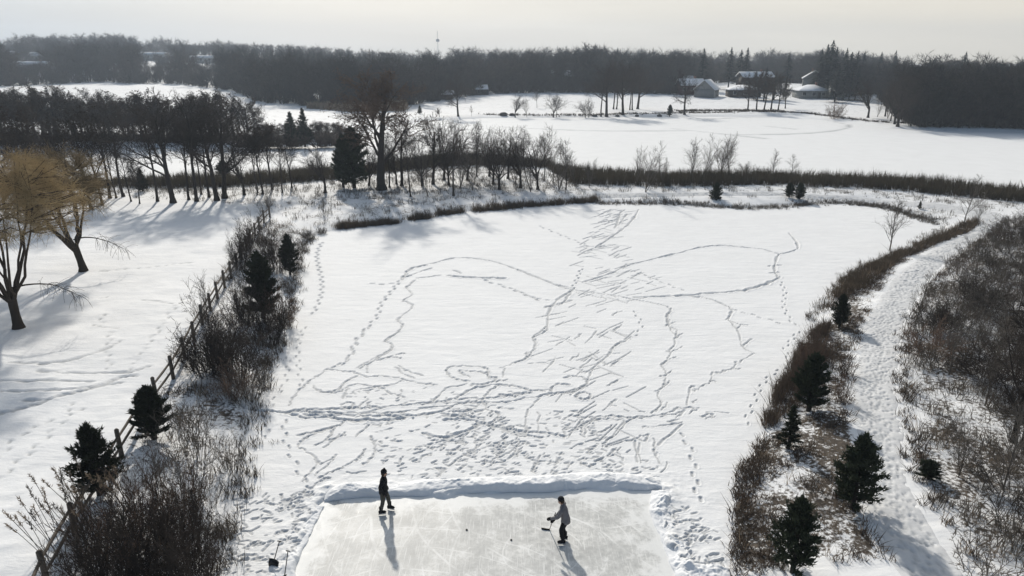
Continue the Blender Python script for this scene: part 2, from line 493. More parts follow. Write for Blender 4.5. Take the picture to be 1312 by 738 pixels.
T(*Z3, 'f', [[(150,0),(195,45),(210,100),(190,140),(130,180)],[(1230,130),(1180,190),(1140,240),(1160,300),(1150,350)],
  [(1150,360),(1060,410),(1000,470),(960,540),(930,620),(895,690),(890,737)],[(0,618),(90,630),(150,650),(270,665)]], .055)
T(*Z3, 's', [[(130,180),(30,235),(0,290)],[(30,130),(85,90)],[(15,360),(80,315)],[(0,485),(70,440)],[(0,615),(50,575)],[(30,30),(60,0)],[(400,0),(375,40),(395,95),(440,120)],
  [(370,98),(430,70)],[(415,188),(480,145)],[(370,260),(400,265),(480,230)],[(340,350),(380,320),(435,298)],[(330,425),(360,420),(410,385)],
  [(300,525),(360,490),(400,455)],[(440,120),(430,180),(400,270),(380,320),(345,350),(370,400),(360,480),(320,540),(335,600),(300,660)],[(270,665),(340,610)],[(345,640),(390,595)],[(770,55),(795,15)],
  [(900,90),(840,85),(780,60)],[(830,130),(855,90)],[(865,230),(920,180)],[(780,60),(840,140),(865,230),(940,275)],[(510,610),(525,500),(550,490)],[(540,520),(600,490),(660,460),(690,455)],
  [(655,460),(670,400),(690,400),(780,380),(855,372)],[(700,410),(790,380),(830,330)],[(845,335),(940,275)],[(540,600),(565,570)],
  [(0,680),(120,690),(180,690),(270,680),(360,670),(440,635),(520,630),(590,632)],[(100,737),(150,700),(270,688)],[(330,690),(430,670),(470,650)],[(380,720),(450,700)],
  [(600,690),(650,670),(680,685),(620,700)],[(620,655),(770,662)],[(520,670),(560,640)],[(440,700),(480,650)]], .055, .05)
T(*Z6, 's', [[(0,280),(90,315),(200,360),(280,375),(420,395),(520,415),(640,440),(655,460),(640,480),(655,540),(690,570)],[(0,370),(90,410)],[(130,440),(200,425),(240,370)],
  [(290,335),(400,300),(480,265),(600,235),(720,205),(800,187),(870,183),(950,190),(1040,198),(1110,217),(1180,200),(1185,175),(1150,130)],
  [(1110,217),(1090,270),(1095,300),(1110,320)],[(1060,270),(1120,265)],[(1070,300),(1110,295)],[(680,395),(780,400),(850,420),(910,455),(890,495)],[(445,40),(420,110)],[(520,30),(490,80),(430,130),(340,190)],[(470,50),(430,100)],
  [(240,370),(150,440),(130,540),(80,570),(85,600),(70,630),(45,660),(0,680)]], .075, .06)
T(*Z6, 's', [[(1110,320),(1040,350),(940,375),(800,385),(680,395),(500,402)]], .11, .07)
T(*Z6, 'f', [[(910,455),(960,465),(1060,495),(1150,520)],[(490,290),(600,330),(720,380)],[(1115,335),(1135,380),(1130,440),(1160,500),(1190,530)],[(90,410),(220,415)],[(100,100),(320,190)],[(280,280),(240,370)]], .06)
T(*Z7, 'f', [[(40,170),(20,230),(40,330),(35,400),(0,480)],[(110,690),(160,650),(180,590),(230,530),(275,480),(290,430),(330,380),(380,320),(420,280),(500,265)],
  [(720,330),(820,360),(950,412)],[(240,345),(350,345)]], .085)
T(*Z7, 's', [[(380,320),(420,280),(520,255),(600,235),(700,240),(800,262),(900,300),(1000,340),(1100,365)],
  [(430,330),(400,360),(420,390),(385,415),(425,440),(360,495),(380,520),(360,550),(310,585),(335,600),(325,630),(240,680),(200,700)],[(440,320),(540,310)],[(590,285),(625,300)],[(980,445),(1090,415)],
  [(380,320),(500,280)]], .075, .06)
T(*Z7, 's', [[(570,310),(650,318),(740,320),(810,322)]], .12, .07)
T(*Z4, 'f', [[(20,0),(30,150),(70,240),(110,320),(150,400),(200,440)]], .065)
T(*Z4, 's', [[(120,97),(230,75),(340,50)],[(110,180),(150,125),(240,85),(330,60)],[(110,180),(190,220),(260,290)],[(260,290),(340,240)],[(215,165),(300,125),(340,60)],[(280,180),(380,95)],
  [(130,405),(200,330),(240,270)],[(215,365),(310,290),(360,230)],[(240,380),(340,335),(420,300),(500,255),(530,220),(545,190)],[(200,440),(270,395),(320,370)],[(530,290),(580,255),(605,220),(605,150),(580,110)],
  [(490,110),(580,20)],[(300,130),(420,100)],[(430,345),(550,343)],[(1090,300),(1160,240),(1312,150)],[(1000,150),(1180,100),(1260,40)]], .055, .05)
T(*Z5, 's', [[(630,110),(700,55),(750,0)],[(640,125),(760,95),(840,70),(820,100)],[(650,165),(720,130)],[(885,115),(1000,20)],[(890,245),(935,195)],[(780,100),(790,200)],[(800,110),(805,205)],
  [(870,90),(870,150),(895,210)],[(680,155),(730,190)],[(70,210),(140,170),(160,130),(240,100)],[(85,220),(190,180),(240,105)],[(300,240),(340,165)],[(470,70),(530,0)],[(620,60),(670,25)],[(580,100),(660,80)],
  [(300,190),(420,200)],[(810,35),(900,25),(1000,10)],[(540,70),(560,20),(600,0)],[(850,270),(890,272)]], .055, .05)
T(*Z5, 'f', [[(980,60),(1030,120),(1050,190),(1060,280),(1080,400)],[(1100,540),(1040,590),(1020,650)]], .075)
# left field
ZA = (0, 440, 2.477); ZB = (0, 200, 2.952); ZC = (30, 500, 3.1)
T(*ZA, 's', [[(0,275),(120,240),(200,212),(300,185),(380,150),(440,140)],[(0,192),(120,192),(220,190),(300,180),(400,160)],[(0,158),(150,160),(300,163)],[(90,222),(140,222)],[(0,265),(60,255),(160,225)],
  [(40,100),(160,105),(300,75),(390,30)],[(130,130),(260,135),(420,128),(480,110)]], .13, .08)
T(*ZA, 'f', [[(505,0),(450,80),(400,135)],[(355,0),(352,60),(355,130)],[(0,490),(60,430),(120,380),(200,300),(280,240)],[(0,420),(60,350),(110,320),(200,270)],[(230,230),(240,270)]], .075)
T(*ZB, 's', [[(380,470),(500,460),(620,448),(740,432)],[(360,680),(400,690),(450,695)],[(385,572),(425,570)],[(550,585),(660,598)]], .08, .05)
T(*ZB, 'f', [[(750,540),(690,590),(640,650),(590,730)],[(400,640),(385,690)]], .08)
# far lake arcs
T(0, 0, 1, 's', [[(905,153),(960,151),(1040,152),(1085,160),(1075,167),(1020,172),(940,173)],[(980,162),(1020,166)],[(860,165),(980,178)],[(640,163),(760,168),(880,168)]], .35, .05)

def shape_tracks(X, Y, rows, dz, tr, segs):
    """press furrows into the height array dz and mark where snow was scraped thin in tr"""
    nx = X.shape[1]
    for (x0, y0, x1, y1, w, d) in segs:
        k = 1 + max(0., min(1.2, (.5*(y0+y1) - 34)/40)); w, d = w*.74*k, d*.9*k
        m = 3.2*w
        r0, r1 = np.searchsorted(rows, (min(y0, y1) - m, max(y0, y1) + m))
        if r1 <= r0: continue
        L, Rr = X[r0, 0], X[r0, -1]; L2, R2 = X[r1-1, 0], X[r1-1, -1]
        def cx(v, a, b): return (v - a)/(b - a)*(nx - 1)
        c0 = int(max(0, math.floor(min(cx(min(x0, x1) - m, L, Rr), cx(min(x0, x1) - m, L2, R2)))))
        c1 = int(min(nx, math.ceil(max(cx(max(x0, x1) + m, L, Rr), cx(max(x0, x1) + m, L2, R2))) + 1))
        if c1 <= c0: continue
        xs, ys = X[r0:r1, c0:c1], Y[r0:r1, c0:c1]
        dx, dy = x1 - x0, y1 - y0; l2 = dx*dx + dy*dy + 1e-9
        t = np.clip(((xs - x0)*dx + (ys - y0)*dy)/l2, 0, 1)
        q = np.hypot(xs - x0 - t*dx, ys - y0 - t*dy)/w
        f = np.exp(-q**2); lip = np.exp(-((q - 1.7)/.5)**2)
        a = dz[r0:r1, c0:c1]
        a += lip*d*.35*(a > -.01) 
        np.minimum(a, a*(1 - f) - d*f, out=a)
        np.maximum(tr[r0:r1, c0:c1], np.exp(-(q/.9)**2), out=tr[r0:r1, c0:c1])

def track_segments():
    S = []; r = np.random.default_rng(3)
    for kind, w, d, pl in TR:
        P = smooth_poly(np.array(pl), 6) if len(pl) > 2 else np.array([np.array(pl[0])*(1-t) + np.array(pl[1])*t for t in np.linspace(0, 1, 5)])
        x, y = G0(P[:, 0], P[:, 1])
        if kind == 's':
            jx, jy = r.normal(0, .035, len(x)), r.normal(0, .05, len(x))
            x, y = x + jx, y + jy
            ww = w*(1 + .35*r.normal(0, 1, len(x))).clip(.5, 1.7)
            for i in range(len(x)-1): S.append((x[i], y[i], x[i+1], y[i+1], ww[i], d*r.uniform(.6, 1.1)))
        else:
            dist = np.concatenate([[0], np.cumsum(np.hypot(np.diff(x), np.diff(y)))])
            s, side = 0.2, 1
            while s < dist[-1]:
                i = min(np.searchsorted(dist, s), len(x)-1); i = max(i, 1)
                t = (s - dist[i-1])/max(dist[i] - dist[i-1], 1e-6)
                qx, qy = x[i-1] + t*(x[i]-x[i-1]), y[i-1] + t*(y[i]-y[i-1])
                ux, uy = x[i]-x[i-1], y[i]-y[i-1]; l = math.hypot(ux, uy) or 1; ux /= l; uy /= l
                ox, oy = -uy*.09*side, ux*.09*side
                S.append((qx+ox-ux*.11, qy+oy-uy*.11, qx+ox+ux*.13, qy+oy+uy*.13, w*1.15, d*1.1))
                s += r.uniform(.52, .74)*(1 if y.mean() < 55 else 1.25); side = -side
    # herringbone pushes up the middle of the pond
    def scatter(poly, n, kind):
        poly = np.array(poly, float); lo, hi = poly.min(0), poly.max(0); k = 0
        while k < n:
            px, py = r.uniform(lo[0], hi[0]), r.uniform(lo[1], hi[1])
            if not pip(np.array([px]), np.array([py]), poly)[0]: continue
            x, y = G0(px, py); x, y = float(x), float(y)
            if kind == 'foot' and r.random() < .75 and float(fbm(np.array([x]), np.array([y]), 1.5, 91)[0]) < .0: continue
            k += 1
            if kind == 'dash':
                a = r.normal(.75, .2); l = r.uniform(.35, 1.0)
                if r.random() < .25: a = math.pi - a
                S.append((x - l*math.cos(a), y - l*math.sin(a), x + l*math.cos(a), y + l*math.sin(a), .05, .045))
            elif kind == 'foot':
                a = r.uniform(0, math.pi) if r.random() < .5 else r.normal(.4, .4)
                l = r.uniform(.03, .15)
                S.append((x - l*math.cos(a), y - l*math.sin(a), x + l*math.cos(a), y + l*math.sin(a), r.uniform(.04, .078), r.uniform(.022, .06)))
    scatter([(772,268),(812,268),(800,300),(775,335),(745,370),(730,395),(800,395),(850,370),(830,340),(800,330),(805,300)], 70, 'dash')
    scatter([(765,268),(800,268),(790,320),(735,350),(745,320)], 60, 'dash')
    scatter([(700,400),(800,395),(810,420),(800,520),(740,480),(690,470)], 40, 'dash')
    scatter([(690,500),(820,480),(810,580),(720,560)], 16, 'dash')
    scatter([(470,545),(600,530),(700,545),(760,560),(850,600),(840,615),(640,612),(500,622),(490,590)], 360, 'foot')
    scatter([(520,545),(640,545),(800,590),(790,608),(650,585),(540,600)], 150, 'foot')
    scatter([(700,530),(760,525),(770,560),(690,565)], 60, 'foot')
    scatter([(430,500),(560,495),(660,530),(640,555),(470,550)], 130, 'foot')
    scatter([(845,630),(880,650),(925,690),(930,738),(870,738),(850,690)], 120, 'foot')
    scatter([(300,640),(400,630),(395,690),(370,738),(290,738)], 200, 'foot')
    scatter([(320,440),(350,420),(340,480),(320,520)], 40, 'foot')
    return S
SEGS = track_segments()

# ---- rink outline and pond snow ---------------------------------------------------------------
RINK = gpoly([(424,634),(500,637),(600,636),(700,631),(780,628),(842,628),(846,642),(836,658),(843,672),(852,684),(845,700),(860,716),(863,745),(885,830),(900,930),
              (315,930),(350,800),(371,738),(384,716),(379,702),(396,686),(391,672),(410,658),(405,648)])
def rink_sd(x, y):
    return sdist(x, y, RINK) + .34*fbm(x, y, 1.3, 21) + .10*vnoise(x, y, .3, 5)

def snow_sheet(name, rows, left, right, nx, poly, margin, material, rink=False):
    X, Y = fan(rows, left, right, nx)
    sd = sdist(X, Y, poly)
    dz = np.zeros_like(X); tr = np.zeros_like(X)
    shape_tracks(X, Y, rows, dz, tr, SEGS)
    Z = .085 + .012*fbm(X, Y, 2.5, 4) + dz
    if rink:
        rs = rink_sd(X, Y)
        k = sstep(-.05, .22, rs)
        edge = np.exp(-((rs - .32)/.3)**2)
        side = edge*(.05 + .10*np.maximum(0, fbm(X, Y, .55, 31)) + .10*np.maximum(0, fbm(X, Y, .22, 8, 2)))
        Z = np.where(rs < .3, -.03*(1-k) + Z*k, Z) + side*k
        wide = np.exp(-(np.maximum(rs, 0)/1.6)**2)*k
        Z = Z + wide*(.035*fbm(X, Y, .4, 17) + .02*fbm(X, Y, .16, 13, 2))
        tr = tr*k
    s = sd[:-1, :-1] < margin
    V = np.stack([X, Y, Z], 2).reshape(-1, 3)
    F = grid_faces(X.shape[0], nx, s)
    used = np.unique(F); remap = np.full(len(V), -1, np.int64); remap[used] = np.arange(len(used))
    me = mesh_np(name, V[used], remap[F], material, True, {'track': tr.reshape(-1)[used]})
    o = obj(name, me); o['kind'] = 'structure'
    return o

rows = rows_px(9.0, 84.0, .6, .12)
snow_sheet('pond', rows, -14.5 - (rows-16)*.2, 9.5 + (rows-16)*.66, 860, POND, 1.3, M['pond'], True)
rows = np.arange(70, 262, .9)
snow_sheet('lake', rows, -rows*1.7-20, rows*1.7+30, 520, LAKE, 3.0, M['lake'])

def build_rink():
    rows = np.arange(6, 25, .10); nx = 190
    X, Y = fan(rows, np.full(len(rows), -9.), np.full(len(rows), 8.), nx)
    Z = np.full_like(X, .012) + .003*fbm(X, Y, 1.2, 44)
    keep = sdist(X, Y, RINK)[:-1, :-1] < .5
    F = grid_faces(len(rows), nx, keep)
    V = np.stack([X, Y, Z], 2).reshape(-1, 3)
    used = np.unique(F); remap = np.full(len(V), -1, np.int64); remap[used] = np.arange(len(used))
    sdr = sdist(X, Y, RINK).reshape(-1)
    obj('skating_rink', mesh_np('skating_rink', V[used], remap[F], M['ice'], True, {'drift': np.exp(-np.maximum(-sdr, 0)[used]/.55)}))['kind'] = 'structure'
build_rink()

# ---- shovelled bank along the rink's far edge ---------------------------------------------------
def snow_ridge(name, px, width, height, seed, lumpy=1.0):
    P = smooth_poly(gpoly(px), 60); d = np.gradient(P, axis=0); d /= np.linalg.norm(d, axis=1, keepdims=True)
    nrm = np.stack([-d[:, 1], d[:, 0]], 1); nt_ = 40
    t = np.linspace(-1, 1, nt_)
    hx = np.array(height); hh = np.interp(np.linspace(0, 1, len(P)), np.linspace(0, 1, len(hx)), hx)
    X = P[:, 0][:, None] + nrm[:, 0][:, None]*t*width; Y = P[:, 1][:, None] + nrm[:, 1][:, None]*t*width
    prof = np.where(t > 0, 1 - np.abs(t)**7, (1 - np.abs(t)**1.5))
    lump = 1 + lumpy*(.34*fbm(X, Y, .9, seed) + .24*fbm(X, Y, .34, seed+4) + .13*fbm(X, Y, .13, seed+9, 2))
    Z = .05 + .76*hh[:, None]*prof[None, :]*np.maximum(.15, lump)*1.0
    Z[:, 0] = -.02; Z[:, -1] = .02
    wob = .13*fbm(X, Y, .7, seed+30)
    X += nrm[:, 0][:, None]*wob; Y += nrm[:, 1][:, None]*wob
    V = np.stack([X, Y, Z], 2).reshape(-1, 3)
    F = grid_faces(len(P), nt_)[:, ::-1]
    o = obj(name, mesh_np(name, V, F, M['bank'], True)); o['kind'] = 'structure'; return o
snow_ridge('snow_bank', [(418,632),(450,630),(500,628),(560,624),(620,622),(680,621),(730,618),(775,616),(800,618),(850,619)][::-1], .50,
           [.05,.24,.30,.20,.28,.33,.30,.35,.40,.38,.34,.30,.31,.27,.18,.22,.32,.38,.28,.05], 3)
snow_ridge('snow_bank', [(848,632),(846,655),(856,688),(868,712),(882,745),(905,850)], .38, [.08,.2,.13,.2,.12,.22,.2,.2], 12, 3.4)
snow_ridge('snow_bank', [(402,650),(382,690),(364,730),(334,830)], .42, [.04,.12,.02,.16,.03,.12], 23, 3.4)
snow_ridge('snow_bank', [(880,735),(905,737),(935,741)], .4, [.1,.25,.25,.1], 29, 2)

# ---- land -------------------------------------------------------------------------------------------
PATHPX = [(1175,860,1290,860),(1150,738,1228,738),(1124,690,1200,690),(1110,650,1176,650),(1106,610,1161,610),(1100,565,1156,560),(1094,520,1149,510),(1098,465,1152,455),(1108,420,1162,410),
  (1128,380,1180,375),(1155,346,1206,340),(1190,321,1242,316),(1232,301,1276,298),(1256,288,1288,284),(1240,277,1268,272),(1180,265,1186,260),(1100,256,1102,251),(1000,251,1000,247),(880,251,880,247),(760,251,760,247)]
_pa = np.array(PATHPX, float)
PL = smooth_poly(np.stack(G0(_pa[:, 0], _pa[:, 1], .6), 1), 5); PR = smooth_poly(np.stack(G0(_pa[:, 2], _pa[:, 3], .6), 1), 5)
PATHPOLY = np.vstack([PL, PR[::-1]])

RB = [(1060,395),(1100,345),(1190,310),(1250,292),(1225,305),(1150,346),(1122,385),(1105,425),(1096,470),(1092,520),(1098,565),(1104,610),(1108,650),(1122,690),(1150,745),(930,745),(942,640),(960,585),(1000,530),(1035,450)]
TH = [(1292,290),(1255,318),(1218,345),(1190,378),(1170,412),(1156,455),(1152,510),(1160,560),(1168,612),(1185,655),(1210,700),(1240,745),(1700,800),(1700,300)]
LB = [(40,760),(120,640),(160,570),(205,500),(262,400),(330,290),(405,300),(390,330),(372,390),(350,460),(330,520),(310,600),(298,660),(285,745)]
DB = [(-60,262),(140,262),(330,272),(400,300),(440,291),(600,271),(760,258),(1060,260),(1200,288),(1260,286),(1320,270),(1320,256),(1150,244),(860,240),(740,236),(600,214),(430,232),(140,243),(-60,250)]

def ground():
    near = rows_px(12.0, 120.0, 1.0, .45)
    mid = []
    y = near[-1]
    while y < 1180: y += max(.5, y*.006); mid.append(y)
    pre = np.concatenate([np.linspace(-60, 8, 18), np.linspace(9, 11.7, 10)])
    rows = np.concatenate([pre, near, mid]); nx = 760
    half = np.clip(np.where(rows < 120, 28 + np.abs(rows)*.95, 142 + (rows-120)*1.15), 40, 1180)
    u = np.linspace(-1, 1, nx)
    Y = np.repeat(rows[:, None], nx, 1); X = half[:, None]*u[None, :]
    Z = hgt(X, Y)
    dz = np.zeros_like(X); tr = np.zeros_like(X)
    i0, i1 = np.searchsorted(rows, (12.5, 80))
    Xs, Ys = X[i0:i1], Y[i0:i1]
    d2 = np.zeros_like(Xs); t2 = np.zeros_like(Xs)
    left = [s for s in SEGS if s[0] < -12 and s[1] < 78]
    shape_tracks(Xs, Ys, rows[i0:i1], d2, t2, left)
    land = Z > .12
    Z[i0:i1] += np.where(land[i0:i1], d2, 0); tr[i0:i1] = np.where(land[i0:i1], t2, 0)
    # sink under the path strip
    sub = (Y > 12) & (Y < 95) & (X > 0)
    ps = np.full_like(X, 9.); ps[sub] = sdist(X[sub], Y[sub], PATHPOLY)
    Z = Z - .12*(1 - sstep(-.5, -.1, ps))
    veg = np.zeros_like(X)
    def paint(px, amt, soft):
        pg = gpoly(px); s = sdist(X[sub2], Y[sub2], pg)
        veg[sub2] = np.maximum(veg[sub2], amt*(1 - sstep(-soft, soft, s + .8*fbm(X[sub2], Y[sub2], 2.0, 77))))
    sub2 = (Y > 8) & (Y < 130)
    paint(RB, .47, .7); paint(TH, .41, .8); paint(LB, .30, .7); paint(DB, .30, 1.5)
    veg *= sstep(-.1, .5, ps)
    far = sstep(95, 105, Y)*sstep(.25, .6, Z)*.22
    veg = np.maximum(veg, far*(Y > 100))
    V = np.stack([X, Y, Z], 2).reshape(-1, 3)
    o = obj('ground', mesh_np('ground', V, grid_faces(len(rows), nx), M['ground'], True, {'track': tr, 'veg': veg}))
    o['kind'] = 'structure'
ground()

def path():
    n = 1700; ntr = 56
    def res(P):
        d = np.concatenate([[0], np.cumsum(np.hypot(*np.diff(P, axis=0).T))]); 
        return d
    t = np.linspace(0, 1, len(PL)); mid = (PL+PR)/2; dm = res(mid); s = np.linspace(0, dm[-1], n)
    tt = np.interp(s, dm, t)
    A = np.stack([np.interp(tt, t, PL[:, 0]), np.interp(tt, t, PL[:, 1])], 1); B = np.stack([np.interp(tt, t, PR[:, 0]), np.interp(tt, t, PR[:, 1])], 1)
    w = np.linspace(-.04, 1.04, ntr)
    wob = .05*np.stack([vnoise(s, s*0, 1.1, 5), vnoise(s, s*0+9, .9, 6)], 1)
    W = w[None, :] + (wob[:, :1]*(1-w)[None, :] + wob[:, 1:]*w[None, :])
    X = A[:, 0][:, None]*(1-W) + B[:, 0][:, None]*W; Y = A[:, 1][:, None]*(1-W) + B[:, 1][:, None]*W
    Z = hgt(X, Y) + .02 + .05*np.sin(np.clip(w, 0, 1)*math.pi)[None, :]**.5 - .03
    r = np.random.default_rng(5); dz = np.zeros_like(X); tr = np.zeros_like(X); ds = dm[-1]/n
    for k in range(int(dm[-1]*36)):
        a = r.uniform(0, dm[-1]); b = np.clip(r.normal(.5, .22), .04, .96)
        i = int(a/ds); i0, i1 = max(0, i-9), min(n, i+10)
        j = min(ntr-1, max(0, int((b+.04)/1.08*(ntr-1))))
        cx, cy = X[min(i, n-1), j], Y[min(i, n-1), j]
        d = A[min(i+3, n-1)] - A[max(i-3, 0)]; d /= np.linalg.norm(d)+1e-9
        th = r.normal(0, .35); d = np.array([d[0]*math.cos(th)-d[1]*math.sin(th), d[0]*math.sin(th)+d[1]*math.cos(th)])
        ux = (X[i0:i1]-cx)*d[0] + (Y[i0:i1]-cy)*d[1]; vx = -(X[i0:i1]-cx)*d[1] + (Y[i0:i1]-cy)*d[0]
        q = (ux/.105)**2 + (vx/.058)**2
        f = np.exp(-q); dep = r.uniform(.015, .065)
        dz[i0:i1] = np.minimum(dz[i0:i1] + .02*np.exp(-((np.sqrt(q)-1.6)/.5)**2)*.6, dz[i0:i1]*(1-f) - dep*f)
        tr[i0:i1] = np.maximum(tr[i0:i1], .75*f)
    Z = Z + np.clip(dz, -.09, .05) + .02*fbm(X, Y, .5, 3)
    edge = np.minimum(w+.04, 1.04-w); Z = np.where(edge[None, :] < .02, Z-.1, Z)
    o = obj('path', mesh_np('path', np.stack([X, Y, Z], 2).reshape(-1, 3), grid_faces(n, ntr)[:, ::-1] , M['path'], True, {'track': tr}))
    o['kind'] = 'structure'
path()
# ------------------------------------------------------------------ plants
def unit(v): return v/max(np.linalg.norm(v), 1e-9)
def side_dir(d, ang, r):
    ref = np.array([0, 0, 1.]) if abs(d[2]) < .9 else np.array([1., 0, 0])
    u = unit(np.cross(d, ref)); v = np.cross(d, u); a = r.uniform(0, 2*math.pi)
    return unit(d*math.cos(ang) + (u*math.cos(a) + v*math.sin(a))*math.sin(ang))

def grow(out, p, d, L, rad, lvl, c, r):
    """c: per level dicts: n (segments), jit, up, kids, span, ang, len, rad"""
    q = c[lvl]; n = q['n']; step = L/n; P = [p]; D = []
    for i in range(n):
        d = unit(d + r.normal(0, q['jit'], 3) + np.array([0, 0, q['up']]))
        D.append(d); P.append(P[-1] + d*step)
    end = q.get('tip', .35)
    for i in range(n):
        a, b = 1 - (1-end)*i/n, 1 - (1-end)*(i+1)/n
        out[lvl].append((P[i], P[i+1], rad*a, rad*b))
    if lvl + 1 >= len(c): return
    k = q['kids']; k = int(k*r.uniform(.8, 1.2) + .5)
    for j in range(k):
        t = q['span'][0] + (q['span'][1] - q['span'][0])*((j + r.uniform(.1, .9))/k)
        i = min(int(t*n), n-1); f = t*n - i
        pt = P[i]*(1-f) + P[min(i+1, n)]*f
        ang = R(r.uniform(*q['ang']))
        nd = side_dir(D[i], ang, r)
        if q.get('flat') and nd[2] < -.15: nd[2] *= -.5
        sh = q.get('shape', lambda t: 1.0)(t)
        rr = max(rad*(1-(1-end)*t)*q['rad'], c[lvl+1].get('rmin', .004))
        grow(out, pt, unit(nd), L*q['len']*sh*r.uniform(.75, 1.2), rr, lvl+1, c, r)

def tree_cfg(kind):
    if kind == 'oak':      # spreading hardwood, about 12 m
        return 12.0, .30, 8.5, [dict(n=7, jit=.05, up=.05, kids=11, span=(.28, 1.), ang=(35, 65), len=.55, rad=.5, tip=.3, shape=lambda t: 1.1 - .55*t),
            dict(n=6, jit=.13, up=.07, kids=7, span=(.25, 1.), ang=(30, 60), len=.5, rad=.55, rmin=.03, flat=1),
            dict(n=4, jit=.16, up=.05, kids=6, span=(.15, 1.), ang=(25, 60), len=.5, rad=.5, rmin=.026),
            dict(n=3, jit=.2, up=.04, kids=4, span=(.2, 1.), ang=(25, 60), len=.55, rad=.6, rmin=.018), dict(n=2, jit=.2, up=.03, kids=0, span=(0, 1), ang=(0, 0), len=0, rad=0, rmin=.015, tip=.5)]
    if kind == 'tall':     # slim, high-crowned
        return 12.0, .22, 10.8, [dict(n=9, jit=.045, up=.04, kids=12, span=(.4, .98), ang=(25, 55), len=.40, rad=.5, tip=.2, shape=lambda t: 1.45 - .95*t),
            dict(n=5, jit=.14, up=.10, kids=6, span=(.2, 1.), ang=(25, 55), len=.5, rad=.55, rmin=.025),
            dict(n=3, jit=.18, up=.08, kids=5, span=(.15, 1.), ang=(25, 55), len=.55, rad=.55, rmin=.022), dict(n=3, jit=.2, up=.05, kids=4, span=(.2, 1.), ang=(25, 55), len=.5, rad=.6, rmin=.017),
            dict(n=1, jit=.2, up=.03, kids=0, span=(0, 1), ang=(0, 0), len=0, rad=0, rmin=.014, tip=.5)]
    if kind == 'fork':     # low fork, wide vase crown
        return 8.0, .2, 2.4, [dict(n=3, jit=.05, up=.05, kids=8, span=(.55, 1.), ang=(20, 50), len=1.9, rad=.6, tip=.7),
            dict(n=7, jit=.1, up=.07, kids=8, span=(.25, 1.), ang=(22, 50), len=.42, rad=.5, rmin=.03),
            dict(n=4, jit=.15, up=.06, kids=6, span=(.15, 1.), ang=(22, 55), len=.5, rad=.55, rmin=.020), dict(n=3, jit=.18, up=.05, kids=4, span=(.2, 1.), ang=(25, 55), len=.5, rad=.6, rmin=.014),
            dict(n=1, jit=.2, up=.03, kids=0, span=(0, 1), ang=(0, 0), len=0, rad=0, rmin=.012, tip=.5)]
    if kind == 'sapling':  # several thin upright stems
        return 5.0, .05, .35, [dict(n=1, jit=.02, up=0, kids=5, span=(.1, 1.), ang=(6, 26), len=13, rad=.75, tip=.9),
            dict(n=8, jit=.05, up=.04, kids=14, span=(.2, 1.), ang=(20, 42), len=.28, rad=.5, rmin=.018, tip=.2, shape=lambda t: 1.4 - t),
            dict(n=3, jit=.14, up=.12, kids=6, span=(.15, 1.), ang=(20, 45), len=.5, rad=.6, rmin=.009), dict(n=2, jit=.18, up=.08, kids=2, span=(.2, 1.), ang=(20, 45), len=.5, rad=.7, rmin=.007),
            dict(n=1, jit=.2, up=.03, kids=0, span=(0, 1), ang=(0, 0), len=0, rad=0, rmin=.006, tip=.5)]
    if kind == 'slim':     # one thin young stem
        return 5.0, .06, 4.7, [dict(n=8, jit=.035, up=.05, kids=20, span=(.22, 1.), ang=(30, 55), len=.36, rad=.45, tip=.15, shape=lambda t: 1.35 - 1.1*t),
            dict(n=4, jit=.1, up=.12, kids=7, span=(.15, 1.), ang=(25, 50), len=.42, rad=.6, rmin=.010), dict(n=2, jit=.15, up=.1, kids=4, span=(.15, 1.), ang=(25, 50), len=.5, rad=.7, rmin=.007),
            dict(n=1, jit=.2, up=.05, kids=0, span=(0, 1), ang=(0, 0), len=0, rad=0, rmin=.006, tip=.5)]
def leaf_bits(S, n, size, r, sag=0.0):
    """n ragged leaf-sized quads hung on the given twigs"""
    idx = r.integers(0, len(S), n)
    P = np.array([S[i][0]*(1-t) + S[i][1]*t for i, t in zip(idx, r.random(n))]) + r.normal(0, size*.7, (n, 3))
    P[:, 2] -= sag
    a = r.normal(0, 1, (n, 3)); a /= np.linalg.norm(a, axis=1, keepdims=True)
    b = np.cross(a, r.normal(0, 1, (n, 3))); b /= np.linalg.norm(b, axis=1, keepdims=True)
    s = size*r.uniform(.5, 1.3, (n, 1))
    V = np.stack([P - a*s*.6, P + b*s*.45, P + a*s*.6, P - b*s*.45], 1).reshape(-1, 3)
    F = np.arange(n)[:, None]*4 + np.arange(4)[None, :]
    return V, F

def tree_proto(name, kind, seed, bark='bark', twig='twig', leaves=0, leafsize=.12, leafmat='oakleaf'):
    """meshes of one tree: trunk (with main limbs) and crown; returns (height, trunk mesh, crown mesh, leaf mesh)"""
    r = np.random.default_rng(seed)
    H, rad, L, c = tree_cfg(kind)
    out = [[] for _ in c]
    grow(out, np.array([0, 0, -.15]), np.array([0, 0, 1.]), L, rad, 0, c, r)
    tg = Geo(); tg.segs(out[0], 8); tg.segs(out[1], 5)
    if kind not in ('sapling', 'slim'):
        tg.segs([(np.array([0, 0, -.2]), np.array([0, 0, .5]), rad*1.55, rad*.98)], 8)
    cg = Geo(); cg.segs(out[2], 4)
    for l in out[3:]: cg.segs(l, 3)
    top = max(v[:, 2].max() for v in cg.V)
    lm = None
    if leaves:
        lg = Geo(); lg.add(*leaf_bits(out[-1] + out[-2], leaves, leafsize, r)); lm = lg.mesh('dry_leaves', M[leafmat])
    return top, tg.mesh('trunk', M[bark], True), cg.mesh('crown', M[twig]), lm

PROTO = {}
def P_(key, *a, **k):
    if key not in PROTO: PROTO[key] = tree_proto(key, *a, **k)
    return PROTO[key]

